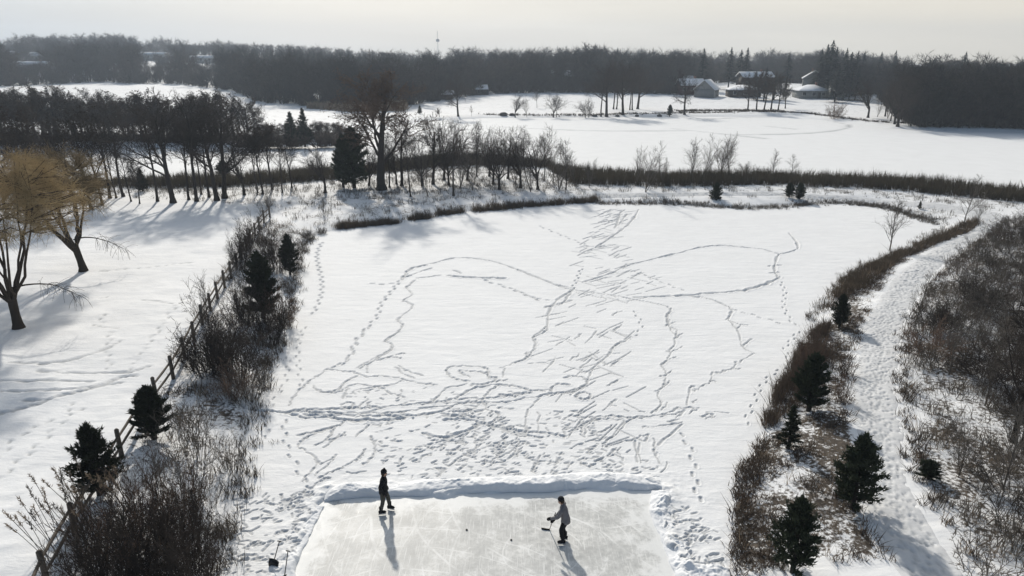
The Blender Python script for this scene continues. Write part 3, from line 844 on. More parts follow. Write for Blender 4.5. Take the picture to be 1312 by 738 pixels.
def place_tree(name, proto, x, y, z, height, rz, label, group=None, cat='tree', wide=1.0):
    top, tm, cm, lm = proto; s = height/top
    e = empty(name, (x, y, z), rz, (s*wide, s*wide, s))
    tag(e, label, cat, group)
    obj('trunk', tm, e); obj('crown', cm, e)
    if lm: obj('dry_leaves', lm, e)
    return e

ORD = 'first second third fourth fifth sixth seventh eighth ninth tenth eleventh twelfth thirteenth fourteenth fifteenth sixteenth seventeenth eighteenth nineteenth twentieth'.split()
def nth(i):
    if i < 20: return ORD[i]
    tens = ['twenty', 'thirty', 'forty', 'fifty', 'sixty', 'seventy', 'eighty']
    t, u = divmod(i+1, 10)
    return (tens[t-2][:-1] + 'ieth') if u == 0 else tens[t-2] + '-' + ORD[u-1]

# conifers -------------------------------------------------------------------------------------
def cedar_mesh(seed, H, Rm, n, prof, up, size, spiky=.5):
    n, size = int(n*2.8), size*.58
    r = np.random.default_rng(seed)
    g = Geo(); tr = Geo()
    tr.tube([(0, 0, -.1), (0.02, 0, H*.5), (0, .02, H*.96)], [H*.026+.03, H*.015+.015, .01], 6)
    # branches first, then foliage spikes along each
    nb = int(46 + H*7); Ps, Ds, Ss = [], [], []
    for i in range(nb):
        t = (i + r.random())/nb; t = t**.9
        a = i*2.39996 + r.normal(0, .3); rr = Rm*prof(t)*r.uniform(.6, 1.18)
        base = np.array([0, 0, H*(.06 + .88*t)]); up_ = up*r.uniform(.7, 1.3)
        d = unit(np.array([math.cos(a), math.sin(a), up_*(.4+.8*t)]))
        tip = base + d*max(rr, .06)
        tr.segs([(base, tip, .02*(1-t)+.008, .004)], 3)
        m = max(5, int(n/nb*(.35 + 1.0*prof(t))))
        f = r.uniform(.15, 1.05, m)
        Ps.append(base + (tip-base)*f[:, None] + r.normal(0, .05*Rm, (m, 3)))
        Ds.append(d*.8 + np.array([0, 0, .35]) + r.normal(0, spiky, (m, 3))); Ss.append(np.full(m, size))
    P = np.concatenate(Ps); D = np.concatenate(Ds); D /= np.linalg.norm(D, axis=1, keepdims=True)
    m = 40; tp = np.stack([r.normal(0, .05, m), r.normal(0, .05, m), H*r.uniform(.88, .99, m)], 1); td = np.stack([r.normal(0, .3, m), r.normal(0, .3, m), np.ones(m)], 1)
    P = np.concatenate([P, tp]); D = np.concatenate([D, td/np.linalg.norm(td, axis=1, keepdims=True)])
    S = size*r.uniform(.6, 1.5, len(P))
    for k in range(2):
        w = np.cross(D, r.normal(0, 1, D.shape)); w /= np.linalg.norm(w, axis=1, keepdims=True)
        A = P - w*(S*.17)[:, None]; B = P + w*(S*.17)[:, None]; C = P + D*S[:, None]
        V = np.stack([A, B, C], 1).reshape(-1, 3); g.add(V, np.arange(len(P))[:, None]*3 + np.arange(3)[None, :])
    A = np.concatenate(g.V); q = np.percentile(np.hypot(A[:, 0], A[:, 1]), 96)
    for v in g.V + tr.V: v /= np.array([q, q, 1.])
    return tr.mesh('trunk', M['bark']), g.mesh('foliage', M['cedar'])
oval = lambda t: math.sin(math.pi*min(1, (t*.80+.20)))**.75*(1 - .30*t)
cone = lambda t: (1 - t)**.8*min(1, t*7+.35)
CED = [(4.0, *cedar_mesh(1, 4, 1.25, 2600, oval, .9, .30)), (4.0, *cedar_mesh(2, 4, 1.35, 2100, lambda t: oval(min(1, t*1.02))*.9 + .1*cone(t), .8, .33, .6)),
       (4.0, *cedar_mesh(3, 4, 1.0, 1500, cone, .25, .28, .4)), (4.0, *cedar_mesh(4, 4, 1.1, 3400, oval, 1.4, .30, .4))]
def cedar(px, py, ty, wpx, k, label, name='cedar', group=None, cat='tree'):
    x, y, z = Gp(px, py); H = top_h(x, y, z, ty); h0, tm, fm = CED[k]
    depth = y*cp + (CAMH - z)*sp; W = wpx*depth/FPX
    sxy = W/2*.84; e = empty(name, (x, y, z), px*.37, (sxy, sxy, H/h0))
    tag(e, label, cat, group); obj('trunk', tm, e); obj('foliage', fm, e); return e
cedar(128, 634, 543, 66, 1, 'big spiky dark cedar standing beside the fence above the large brown brush', group='cedars along the fence')
cedar(198, 562, 494, 50, 3, 'squat dark cedar hiding the fence rails just below the open stretch of posts', group='cedars along the fence')
cedar(338, 408, 322, 44, 3, 'tallest and blackest cedar in the shrub strip between fence and pond', group='cedars along the fence')
cedar(372, 352, 300, 26, 0, 'small dark cedar at the upper pond side of the shrub strip', group='cedars along the fence')
cedar(1075, 420, 377, 25, 0, 'small narrow cedar between pond and path, farthest up the right bank', group='cedars on the right bank')
cedar(1036, 526, 452, 44, 3, 'dense black oval cedar beside the russet grass on the right bank', group='cedars on the right bank')
cedar(1010, 575, 519, 34, 2, 'small open cone-shaped evergreen just below the dense black cedar', group='cedars on the right bank')
cedar(1092, 652, 555, 66, 1, 'spiky round cedar at the left edge of the trodden path', group='cedars on the right bank')
cedar(1015, 733, 636, 66, 1, 'loose ragged cedar lowest on the right bank, near the bottom edge', group='cedars on the right bank')
cedar(916, 264, 234, 19, 0, 'dark round cedar on the far pond bank, with a short bare trunk', group='small cedars on the far bank')
cedar(1011, 253, 234, 15, 0, 'left one of two dark cedars side by side on far bank', group='small cedars on the far bank')
cedar(1024, 256, 234, 16, 0, 'right one of two dark cedars side by side on far bank', group='small cedars on the far bank')
cedar(1178, 268, 257, 6, 2, 'tiny cone-shaped evergreen alone on the snow bank at the far right of the pond', group='small cedars on the far bank')
cedar(1189, 614, 590, 34, 0, 'low dark juniper on the snow just right of the path', name='juniper', cat='shrub')
cedar(454, 241, 162, 46, 0, 'broad dark evergreen left of the big russet tree in the tree row', group='evergreens in the tree row')
cedar(440, 240, 176, 28, 0, 'lower dark evergreen hugging the left side of the broad one', group='evergreens in the tree row')
cedar(287, 228, 205, 22, 0, 'short dark evergreen between the trunks of the left tree row', group='evergreens in the tree row')
cedar(183, 245, 215, 18, 2, 'small leafy evergreen low among the thin trunks of the left tree row', group='evergreens in the tree row')
cedar(375, 187, 143, 24, 2, 'left of two pointed evergreens at the right end of the dark tree belt', group='pointed evergreens beyond the left lake arm')
cedar(391, 187, 138, 22, 2, 'right of two pointed evergreens at the right end of the dark tree belt', group='pointed evergreens beyond the left lake arm')
cedar(858, 149, 134, 8, 3, 'dark narrow evergreen standing alone on the far lake shore', name='evergreen_shrub')
cedar(538, 146, 135, 8, 2, 'small dark evergreen on the far snow left of the lone shore trees', name='evergreen_shrub')

# willows --------------------------------------------------------------------------------------------
def willow(px, py, ty, seed, label, lean, Rx, arms_n):
    x, y, z = Gp(px, py); H = top_h(x, y, z, ty); r = np.random.default_rng(seed)
    e = empty('willow', (x, y, z)); tag(e, label, 'tree', 'golden willows on the left field')
    tr = Geo(); fork = 1.5; top = np.array([lean*.5, .03, fork])
    tr.tube([(0, 0, -.2), (0, 0, .25), (lean*.15, 0, .8), top + (0, 0, .3)], [.42, .29, .24, .25], 10)
    C = np.array([lean*1.6, 0, H*.70]); nodes = []; limb = []
    n = 10
    for i in range(n):
        a = 2*math.pi*i/n + r.normal(0, .25); q = r.uniform(.25, .8)
        tgt = C + np.array([math.cos(a)*Rx*q, math.sin(a)*Rx*q, H*r.uniform(.0, .16)]); p = top + r.normal(0, .05, 3); rad = r.uniform(.075, .14); m = 10
        ctrl = top*.45 + tgt*.55 + np.array([math.cos(a)*.5, math.sin(a)*.5, -.6])
        for k in range(1, m+1):
            t = k/m; w = top*(1-t)**2 + ctrl*2*t*(1-t) + tgt*t*t + r.normal(0, .06, 3)
            limb.append((p, w, rad*(1-.8*(k-1)/m), rad*(1-.8*k/m))); p = w
            if k > 3: nodes.append(w)
    tr.segs(limb, 7); nodes = np.array(nodes)
    br, S = [], []
    for i in range(int(330*Rx/3.9)):
        a, u = r.uniform(0, 6.283), r.uniform(-.6, 1); s_ = math.sqrt(1-u*u) if u > 0 else 1 + u*.3; q = r.uniform(.3, 1.12)**.6
        P = C + np.array([math.cos(a)*s_*Rx*q, math.sin(a)*s_*Rx*q, (u*H*.27 if u > 0 else u*H*.30)*(q if u > 0 else 1)])
        P += np.array([0, 0, .9*fbm(P[0:1], P[1:2], 1.8, seed)[0]])
        d = np.linalg.norm(nodes - P, axis=1) + 1.2*np.maximum(0, nodes[:, 2] - P[2]); b0 = nodes[d.argmin()]
        m1 = b0*.5 + P*.5 + r.normal(0, .12, 3); L = np.linalg.norm(P-b0); w = min(.045, .012 + .012*L)
        br += [(b0, m1, w, w*.7), (m1, P, w*.7, w*.4)]
        out = unit(P - (C - np.array([0, 0, H*.15])))
        for k in range(int(r.uniform(12, 52))):
            f = r.random(); p0 = m1*(1-f) + P*f if r.random() < .4 else P + r.normal(0, .12, 3)
            dd = unit(out*.25 + r.normal(0, .7, 3) + np.array([0, 0, .3])); l = r.uniform(.35, 1.15); pp = p0
            for s in range(3):
                dd = unit(dd + np.array([0, 0, -.22]) + r.normal(0, .1, 3)); p2 = pp + dd*l/3; S.append((pp, p2, .0095*(1-.2*s), .0085*(1-.25*s))); pp = p2
    tr.segs(br, 4)
    for i in range(arms_n):   # low boughs arching over to the right with hanging sprays
        a = r.uniform(-.5, .3); p = top + np.array([0, 0, r.uniform(.1, 1.0)]); d = unit(np.array([math.cos(a), math.sin(a)*.6, .35])); m = 9; l = r.uniform(3.2, 4.2); arm = []
        for k in range(m):
            d = unit(d + np.array([0, 0, -.09]) + r.normal(0, .06, 3)); q = p + d*l/m; arm.append((p, q, .06*(1-k/m*.8), .06*(1-(k+1)/m*.8))); p = q
            if k > 2:
                for _ in range(8):
                    pp = q.copy(); dd = unit(d*.5 + r.normal(0, .5, 3) + np.array([0, 0, .15]))
                    for s in range(4):
                        dd = unit(dd + np.array([0, 0, -.30]) + r.normal(0, .1, 3)); p2 = pp + dd*r.uniform(.15, .32)
                        if p2[2] < .3: break
                        arm.append((pp, p2, .008, .007)); pp = p2
        tr.segs(arm, 4)
    tr.build('trunk', M['willowbark'], e, True)
    cg = Geo(); cg.segs(S, 3); cg.build('crown', M['willowtwig'], e)
willow(24, 420, 194, 5, 'nearer golden-topped willow with several limbs, at the left edge of photo', -.05, 4.5, 1)
willow(107, 347, 193, 9, 'farther golden-topped willow leaning left, right of the near one', -.55, 3.5, 1)

# the row of trees between the left field, the pond and the lake -----------------------------------------
OAK = [P_('oak%d' % i, 'oak', 10+i) for i in range(3)]
TALL = [P_('tall%d' % i, 'tall', 20+i) for i in range(4)]
TALLL = [P_('talll%d' % i, 'tall', 40+i, leaves=1500, leafsize=.17) for i in range(2)]
FORK = [P_('fork%d' % i, 'fork', 30+i) for i in range(2)]
SAP = [P_('sap%d' % i, 'sapling', 50+i, bark='shrubgrey', twig='shrubgrey') for i in range(3)]
SLIM = [P_('slim%d' % i, 'slim', 60+i, bark='shrubgrey', twig='shrubgrey') for i in range(2)]
DENSE = [P_('dense%d' % i, 'oak', 70+i, leaves=1300, leafsize=.22) for i in range(3)]
BROWN = P_('brown', 'oak', 80, twig='twigbrown', leaves=11000, leafsize=.085, leafmat='twigbrown')
ROWA = [  # px, base py, top py, kind, note
 (-20,268,120,'O',''),(6,266,135,'T',''),(33,268,125,'L',''),(54,263,150,'T',''),(78,266,120,'O',''),(97,268,140,'T',''),(117,268,130,'L',''),(131,263,150,'T',''),
 (141,254,138,'T',''),(149,254,160,'T',''),(158,252,125,'T',''),(168,258,180,'t',''),(179,261,200,'L','small'),(202,258,128,'t','very straight'),
 (222,260,110,'O','thick leaning trunk'),(242,256,140,'T','leaning thin trunk'),(252,258,118,'T',''),(258,249,150,'t',''),
 (268,253,140,'L',''),(278,257,112,'O','thick dark trunk'),(288,254,118,'O','thick dark trunk'),(313,250,165,'F','vase-shaped crown'),(330,247,160,'t',''),
 (337,249,155,'L',''),(349,243,150,'L',''),(362,247,172,'t',''),(374,241,165,'T',''),(417,247,176,'F','wide fan-shaped crown'),(345,271,240,'s','in front'),(415,274,252,'s','in front'),
 (489,243,84,'B','huge round russet crown'),(499,240,165,'T',''),(515,238,150,'O',''),(526,252,158,'t',''),(555,236,142,'O','spreading crown'),
 (569,231,150,'F',''),(581,251,148,'t','tall'),(599,231,160,'F',''),(611,226,152,'t',''),(627,226,158,'F',''),(640,243,160,'F',''),(651,229,158,'O',''),(667,241,160,'F','forked'),
 (672,218,160,'t',''),(689,243,156,'F',''),(697,232,165,'t',''),(709,235,172,'s',''),(508,236,172,'F',''),(541,238,165,'F',''),(575,237,160,'F',''),(590,240,178,'s',''),(605,244,185,'s',''),(632,236,165,'F',''),(660,238,170,'s',''),(680,246,185,'s',''),(716,244,190,'s',''),(473,238,165,'F',''),(548,252,190,'s',''),(725,243,174,'T',''),(736,236,190,'s','')]
DESC = {'O': 'broad bare tree', 'T': 'slim bare tree', 'L': 'tree with few brown leaves', 't': 'thin bare tree', 'F': 'low-forked bare tree', 's': 'bare sapling', 'B': 'broad tree'}
def row(rows, where, group):
    rows = sorted(rows); r = np.random.default_rng(4)
    for i, (px, py, ty, k, note) in enumerate(rows):
        x, y, z = Gp(px, py); H = top_h(x, y, z, ty)
        pr = {'O': OAK[i % 3], 'T': TALL[i % 4], 'L': TALLL[i % 2], 't': TALL[(i*3+1) % 4], 'F': FORK[i % 2], 's': SAP[i % 3], 'B': BROWN, 'M': SAP[(i+1) % 3], 'y': SLIM[i % 2]}[k]
        wide = {'t': .8, 'T': .95, 'O': .95, 'F': 1.0, 's': 1.0, 'B': 1.35, 'L': .95}.get(k, 1)*r.uniform(.92, 1.08)
        lab = f"{DESC[k]}, {note + ', ' if note else ''}{nth(i)} from left in {where}"
        place_tree('bare_tree' if k != 's' else 'sapling', pr, x, y, z, H, r.uniform(0, 6.28), lab, group, 'tree', wide)
row(ROWA, 'the row behind field and pond', 'trees in the row between field, pond and lake')

LAKESIDE = [(755,240,200,'s'),(815,237,183,'s'),(827,246,180,'M'),(848,237,196,'s'),(884,232,172,'M'),(900,232,171,'M'),(922,229,168,'M'),(934,228,170,'s'),(990,229,190,'y'),(1014,229,197,'y'),(1132,235,217,'s')]
r_ = np.random.default_rng(8)
for i, (px, py, ty, k) in enumerate(LAKESIDE):
    x, y, z = Gp(px, py); H = top_h(x, y, z, ty)
    pr = SLIM[i % 2] if k == 'y' else SAP[i % 3]
    place_tree('sapling', pr, x, y, z, H, r_.uniform(0, 6), f"{nth(i)} from the left of the bare {'single' if k=='y' else 'many'}-stemmed saplings behind the reed band", 'saplings behind the reed band', 'tree', 1.25 if k == 'M' else 1.0)
def single(px, py, ty, pr, label, wide=1.0, name='bare_tree', group=None, rz=.6):
    x, y, z = Gp(px, py); return place_tree(name, pr, x, y, z, top_h(x, y, z, ty), rz, label, group, 'tree', wide)
single(955, 228, 204, FORK[0], 'round bushy bare thicket tree behind the reeds, right of the tall saplings', 1.35, 'bushy_tree')
single(1139, 326, 248, SLIM[0], 'slender bare young tree on the right bank above the far pond corner', 1.1, 'young_tree')
single(1234, 290, 222, SLIM[1], 'taller bare young tree beside the bend of the path', .9, 'young_tree')
single(1251, 287, 250, SAP[1], 'short bare sapling right of the young tree at the path bend', 1.0, 'sapling')
single(342, 292, 240, SAP[2], 'thin sapling at the far end of the fence', .8, 'sapling')
single(1298, 566, 330, OAK[1], 'dark-trunked tree inside the brown thicket at the right edge', .62, rz=2.0)
single(1309, 572, 440, FORK[1], 'low forked trunk leaning right beside the dark-trunked thicket tree', .8, rz=1.0)
single(1172, 385+35, 345, SLIM[1], 'thin bare pole tree at the near edge of the thicket by the path', .7, 'young_tree')
single(1305, 400, 318, SLIM[0], 'tall thin bare tree rising from the upper thicket', .8, 'young_tree')
single(1270, 398, 340, SLIM[1], 'thin bare tree left of the tall one in the upper thicket', .8, 'young_tree')

for i, (px, py, ty) in enumerate([(1216,480,385),(1243,462,372),(1285,628,505),(1228,612,530),(1262,520,415)]):
    single(px, py, ty, SLIM[i % 2] if i != 3 else SAP[0], f"{['slim bare sapling at the left border of the thicket', 'slim bare sapling deeper in the thicket, right of the one at its border', 'bare sapling low in the thicket near the right edge', 'many-stemmed bare sapling at the snowy lower border of the thicket', 'bare sapling at the snowy gap in the middle of the thicket'][i]}", .8, 'sapling', 'saplings in the right thicket', i*1.7)
# shrubs -------------------------------------------------------------------------------------------------
def shrub_mesh(seed, stems, kids, H=2.0, W=1.0, matk='shrub', arch=.0, fine=.006, leaves=0):
    r = np.random.default_rng(seed); g = Geo(); S1, S2, S3 = [], [], []
    for i in range(stems):
        a = r.uniform(0, 2*math.pi); rad = W*math.sqrt(r.random()); base = np.array([math.cos(a)*rad*.55, math.sin(a)*rad*.55, -.05])
        d = unit(np.array([math.cos(a)*rad*.75/W + r.normal(0, .12), math.sin(a)*rad*.75/W + r.normal(0, .12), 1.3])); L = H*r.uniform(.65, 1.1)*(1 - .35*(rad/W)**2); n = 5; p = base
        for k in range(n):
            d = unit(d + r.normal(0, .1, 3) + np.array([0, 0, -arch])); q = p + d*L/n; S1.append((p, q, fine*2.2*(1-k/n*.7), fine*2.2*(1-(k+1)/n*.7)))
            if k >= 1:
                for _ in range(kids):
                    bd = side_dir(d, R(r.uniform(20, 60)), r); bp = p + (q-p)*r.random(); l = L*r.uniform(.12, .3)
                    for s in range(2):
                        bd = unit(bd + r.normal(0, .2, 3) + np.array([0, 0, .05])); bq = bp + bd*l/2; S2.append((bp, bq, fine*1.2, fine*.9))
                        td = side_dir(bd, R(r.uniform(25, 60)), r); S3.append((bq, bq + td*l*.4, fine*.9, fine*.6)); 
                        td = side_dir(bd, R(r.uniform(25, 60)), r); S3.append((bq, bq + td*l*.35, fine*.9, fine*.6)); bp = bq
            p = q
    g.segs(S1, 4); g.segs(S2, 3); g.segs(S3, 3)
    if leaves: g.add(*leaf_bits(S3, leaves, .045, r))
    A = np.concatenate(g.V); q = np.percentile(np.hypot(A[:, 0], A[:, 1]), 93); t = np.percentile(A[:, 2], 99)
    for v in g.V: v /= np.array([q, q, t/2.0])
    return g.mesh('shrub', M[matk])
SH = dict(
    dense=[shrub_mesh(100+i, 44, 4, 2.0, 1.0, 'shrubdark') for i in range(3)],
    brown=[shrub_mesh(110+i, 34, 3, 2.0, 1.0, 'shrubred', leaves=260) for i in range(2)],
    light=[shrub_mesh(120+i, 13, 3, 2.0, .9, 'shrubgrey') for i in range(3)],
    thin=[shrub_mesh(130+i, 20, 3, 2.0, .9, k) for i, k in enumerate(['shrubgrey', 'shrubgrey', 'shrub', 'shrub'])])
def shrub(px, py, ty, wpx, kind, k, label, group, name='shrub'):
    x, y, z = Gp(px, py); H = top_h(x, y, z, ty); depth = y*cp + (CAMH - z)*sp; W = wpx*depth/FPX
    H = max(.5, H)
    o = obj(name, SH[kind][k % len(SH[kind])]); o.location = (x, y, z); o.rotation_euler = (0, 0, px*.77 % 6.28)
    o.scale = (W/2, W/2, H/2.0); return tag(o, label, 'shrub', group)
g1 = 'shrubs in the strip between fence and pond'
LSH = [(190,738,625,110,'brown','large russet shrub in the heart of the big brush patch'),(150,765,645,110,'dense','dark shrub at the lower left of the big brush patch, against the fence'),
 (212,775,650,120,'dense','dense dark shrub at the bottom middle of the big brush patch'),(248,735,620,70,'dense','upright dark shrub on the pond side of the big brush patch'),(175,690,605,85,'brown','reddish shrub behind the large russet one'),
 (125,730,650,70,'brown','red-brown shrub hugging the fence left of the big brush patch'),(222,690,585,85,'brown','tall reddish shrub at the top of the big brush patch'),(255,790,665,80,'dense','dark shrub at the bottom right of the big brush patch'),
 (95,770,690,60,'thin','thin shrub over the fence at the bottom left'),
 (268,478,412,80,'dense','dense round dark shrub beside the fence'),(305,488,418,80,'dense','dense dark shrub joined to the right of the round one'),(286,470,405,70,'dense','dense dark shrub at the back of the round pair'),
 (318,512,462,60,'thin','ragged low shrub on the pond edge below the dense round pair'),(295,512,470,60,'brown','low brownish shrub below the dense round pair'),
 (352,345,292,50,'dense','dark shrub at the upper pond edge of the strip'),(372,338,300,40,'thin','thin shrub at the pond corner of the strip'),(330,392,335,50,'thin','twiggy shrub left of the tallest black cedar'),
 (365,420,365,42,'brown','brown shrub on pond side below the tallest black cedar'),(310,418,362,50,'dense','dark shrub left below the tallest black cedar'),(345,438,385,58,'dense','dark shrub right under the tallest black cedar'),
 (325,318,270,36,'thin','thin twiggy shrub on the fence line near its far end'),(308,345,300,28,'dense','dark narrow shrub on the fence line, third from its far end'),(318,330,285,28,'dense','dark narrow shrub on the fence line near its far end'),
 (262,412,352,42,'light','pale leafless shrub on the field side of the fence'),(252,592,505,66,'light','tall pale open shrub with one clear stem in the strip'),
 (296,604,550,48,'thin','grey-brown shrub alone on the pond edge of the strip'),(230,575,520,56,'light','pale open shrub beside the squat dark cedar'),(205,625,560,50,'light','pale open shrub under the squat dark cedar'),(268,650,600,50,'light','sparse pale shrub right of the reddish tall shrub'),
 (290,690,650,40,'thin','thin shrub at the right border of the big brush patch'),(395,306,295,20,'dense','small dark shrub at the pond corner, left of a smaller one'),(412,301,291,15,'dense','smallest dark shrub at the pond corner'),
 (245,640,570,70,'thin','twiggy grey shrub between the tall pale shrub and brush patch')]
for i, (px, py, ty, wd, k, lab) in enumerate(LSH): shrub(px, py, ty, wd, k, i, lab, g1)
g2 = 'shrubs on the right bank'
for i, (px, py, ty, wd, k, lab) in enumerate([(1040,470,418,40,'brown','russet brush behind the dense black cedar on the right bank'),(1025,495,440,30,'brown','russet brush left of the dense black cedar'),
  (1085,480,455,30,'thin','low twiggy shrub right of the dense black cedar'),(1080,515,480,30,'brown','reddish low shrub by the path beside the dense black cedar'),(1050,640,605,40,'light','sparse low shrub left of the spiky round cedar'),
  (1070,152,130,26,'brown','reddish round shrub on the far lake shore near the spreading tree')]):
    shrub(px, py, ty, wd, k, i, lab, g2)

# brown thicket right of the path
def thicket():
    r = np.random.default_rng(17); n = 0
    poly = np.array([(1296,291),(1262,322),(1226,350),(1200,384),(1182,424),(1172,470),(1188,505),(1240,520),(1290,540),(1300,575),(1262,590),(1245,620),(1215,680),(1230,745),(1262,800),(1700,860),(1700,290)], float)
    gp = gpoly(poly); lo = gp.min(0); hi = np.minimum(gp.max(0), [60, 70]); pts = []
    while len(pts) < 118:
        x, y = r.uniform(lo[0], hi[0]), r.uniform(max(lo[1], 13), hi[1])
        if not pip(np.array([x]), np.array([y]), gp)[0]: continue
        if x > .76*(y*cp + CAMH*sp) + 4: continue
        if any((x-a)**2 + (y-b)**2 < 1.5 for a, b in pts): continue
        pts.append((x, y))
    for x, y in pts:
        z = float(hgt(np.array([x]), np.array([y]))[0])
        t = r.random(); kind = 'thin' if t < .55 else ('brown' if t < .60 else ('dense' if t < .70 else 'light'))
        k = int(r.integers(0, 4)); o = obj('thicket_shrub', SH[kind][k % len(SH[kind])])
        lab = {'thin': 'twiggy grey-brown shrub, one of many alike in the thicket right of the path', 'brown': 'russet shrub, one of several alike in the thicket right of the path',
               'dense': 'dense dark shrub, one of several alike in the thicket right of the path', 'light': 'pale open-stemmed shrub, one of several alike in the thicket right of the path'}[kind]
        h = r.uniform(.55, 1.1); w_ = r.uniform(1.1, 1.7)
        o.location = (x, y, z); o.rotation_euler = (0, 0, r.uniform(0, 6.28)); o.scale = (w_, w_, h)
        tag(o, lab, 'shrub', {'thin': 'twiggy', 'brown': 'russet', 'dense': 'dense dark', 'light': 'pale open'}[kind] + ' shrubs of the right thicket')
thicket()

# grasses: masses nobody could count ---------------------------------------------------------------------
def blades(name, spots, hmin, hmax, per, spread, width, matk, lean=.35, seed=0, patch=0):
    """spots (n,3): tuft feet; every tuft gets `per` narrow blades"""
    r = np.random.default_rng(seed); n = len(spots); P = np.repeat(np.asarray(spots), per, 0); m = len(P)
    P = P + np.stack([r.normal(0, spread, m), r.normal(0, spread, m), np.full(m, -.03)], 1)
    hs = np.repeat(r.uniform(hmin, hmax, n), per)*r.uniform(.6, 1.1, m)
    if patch: hs = hs*(1 + .45*fbm(P[:, 0], P[:, 1], patch, seed+50, 4))
    L = np.stack([r.normal(0, lean, m), r.normal(0, lean, m), np.ones(m)], 1)*hs[:, None]
    a = r.uniform(0, math.pi, m); w_ = np.stack([np.cos(a), np.sin(a), np.zeros(m)], 1)*(width*r.uniform(.6, 1.3, m))[:, None]
    midp = P + L*.55; tip = P + L*np.array([1.25, 1.25, .98])
    V = np.stack([P - w_*.5, P + w_*.5, midp + w_*.4, midp - w_*.4, tip], 1).reshape(-1, 3)
    b = np.arange(m)[:, None]*5
    o = obj(name, mesh_np(name, V, [b + np.array([[0, 1, 2, 3]]), b + np.array([[3, 2, 4]])], M[matk]))
    return o

def spots_in(px, n, seed, clump=0, noise_th=None):
    gp = gpoly(px); r = np.random.default_rng(seed); lo, hi = gp.min(0), gp.max(0); out = np.zeros((0, 2))
    while len(out) < n:
        q = np.stack([r.uniform(lo[0], hi[0], n*3), r.uniform(lo[1], hi[1], n*3)], 1)
        k = pip(q[:, 0], q[:, 1], gp)
        if noise_th is not None: k &= fbm(q[:, 0], q[:, 1], 1.6, seed) + .5*vnoise(q[:, 0], q[:, 1], .5, seed+3) > noise_th
        k &= sdist(q[:, 0], q[:, 1], PATHPOLY) > .1 if gp[:, 0].max() > 4 else True
        out = np.vstack([out, q[k]])
    out = out[:n]; return np.column_stack([out, hgt(out[:, 0], out[:, 1])])
def spots_line(px, n, wid, seed):
    r = np.random.default_rng(seed); P = smooth_poly(gpoly(px), 8); d = np.concatenate([[0], np.cumsum(np.hypot(*np.diff(P, axis=0).T))])
    s = r.uniform(0, d[-1], n); x = np.interp(s, d, P[:, 0]) + r.normal(0, wid, n); y = np.interp(s, d, P[:, 1]) + r.normal(0, wid, n)
    return np.column_stack([x, y, np.maximum(hgt(x, y), .03)])
def stuff(o, label, cat): return tag(o, label, cat, None, 'stuff')
REED = [(-300,262),(140,250),(300,247),(430,238),(520,225),(600,219),(700,222),(735,244),(860,247),(1000,244),(1150,252),(1312,270),(1500,290),(1500,268),(1312,254),(1150,239),(1000,232),(860,232),(740,226),(700,215),(600,207),(520,213),(430,226),(300,236),(140,241),(-300,250)]
stuff(blades('reed_bed', spots_in(REED, 9000, 1), .8, 1.7, 9, .16, .045, 'reed', .16, 1, 4.0), 'dark brown band of standing reeds along the near lake shore', 'reeds')
EDGE = [([(283,738),(302,650),(318,575),(334,510),(354,450),(374,385),(387,325),(402,306)], 330, .3, .5), ([(1205,296),(1150,328),(1095,352),(1060,388),(1038,414)], 160, .35, .5), ([(434,294),(470,290),(510,287)], 260, .3, 1.0), ([(524,283),(555,280)], 90, .25, .8), ([(560,277),(592,273)], 90, .25, .8), ([(608,272),(660,267),(710,263),(765,259)], 420, .38, 1.0),
        ([(765,262),(860,262),(960,268),(1060,261)], 500, .5, .55), ([(1062,261),(1120,265),(1165,276),(1205,290)], 260, .5, .6), ([(1105,262),(1150,272),(1190,285)], 70, .5, .6)]
sp_ = np.vstack([spots_line(a, n, w_, 30+i) for i, (a, n, w_, h) in enumerate(EDGE)]); 
hs_ = [h for (a, n, w_, h) in EDGE]
i0 = 0; tall_, low_ = [], []
for (a, n, w_, h) in EDGE:
    (tall_ if h > .7 else low_).append(sp_[i0:i0+n]); i0 += n
stuff(blades('shore_grass', np.vstack(tall_), .4, 1.0, 14, .13, .03, 'grass', .28, 2, 1.6), 'dark clumps of tall dead grass along the far pond edge', 'grass')
stuff(blades('low_shore_grass', np.vstack(low_), .25, .6, 12, .13, .03, 'grassgrey', .3, 3), 'low frosted dead grass on the far pond edge', 'grass')
stuff(blades('bank_stubble', np.vstack([spots_in(DB, 2600, 5, noise_th=.0), spots_in([(140,255),(440,262),(760,246),(740,236),(600,214),(430,234),(140,244)], 1500, 6)]), .25, .7, 7, .16, .03, 'grassgrey', .3, 4), 'sparse dead stems poking through snow under the tree row', 'grass')
RUS = [(1047,425),(1062,420),(1052,470),(1030,515),(1000,545),(978,552),(988,520),(1012,470)]
stuff(blades('russet_grass', spots_in(RUS, 420, 7, noise_th=-.45), .3, 1.0, 17, .13, .026, 'grassred', .3, 5, 1.2), 'dense russet grass patch along the right pond shore', 'grass')
UPB = [(1048,402),(1072,362),(1118,336),(1180,316),(1240,290),(1258,290),(1242,304),(1182,324),(1145,345),(1115,372),(1082,386)]
stuff(blades('bank_grass', spots_in(UPB, 760, 8, noise_th=-.2), .25, .9, 15, .14, .028, 'grass', .3, 6, 1.5), 'dark dead grass strip between pond corner and path', 'grass')
stuff(blades('bank_tufts', np.vstack([spots_in(RB, 1500, 9, noise_th=.02), spots_in([(944,600),(972,585),(985,560),(965,640),(955,738),(934,738),(940,660)], 260, 10)]), .12, .45, 8, .10, .030, 'grassred', .5, 7), 'brown tufts of dead grass in patchy snow on the right bank', 'grass')
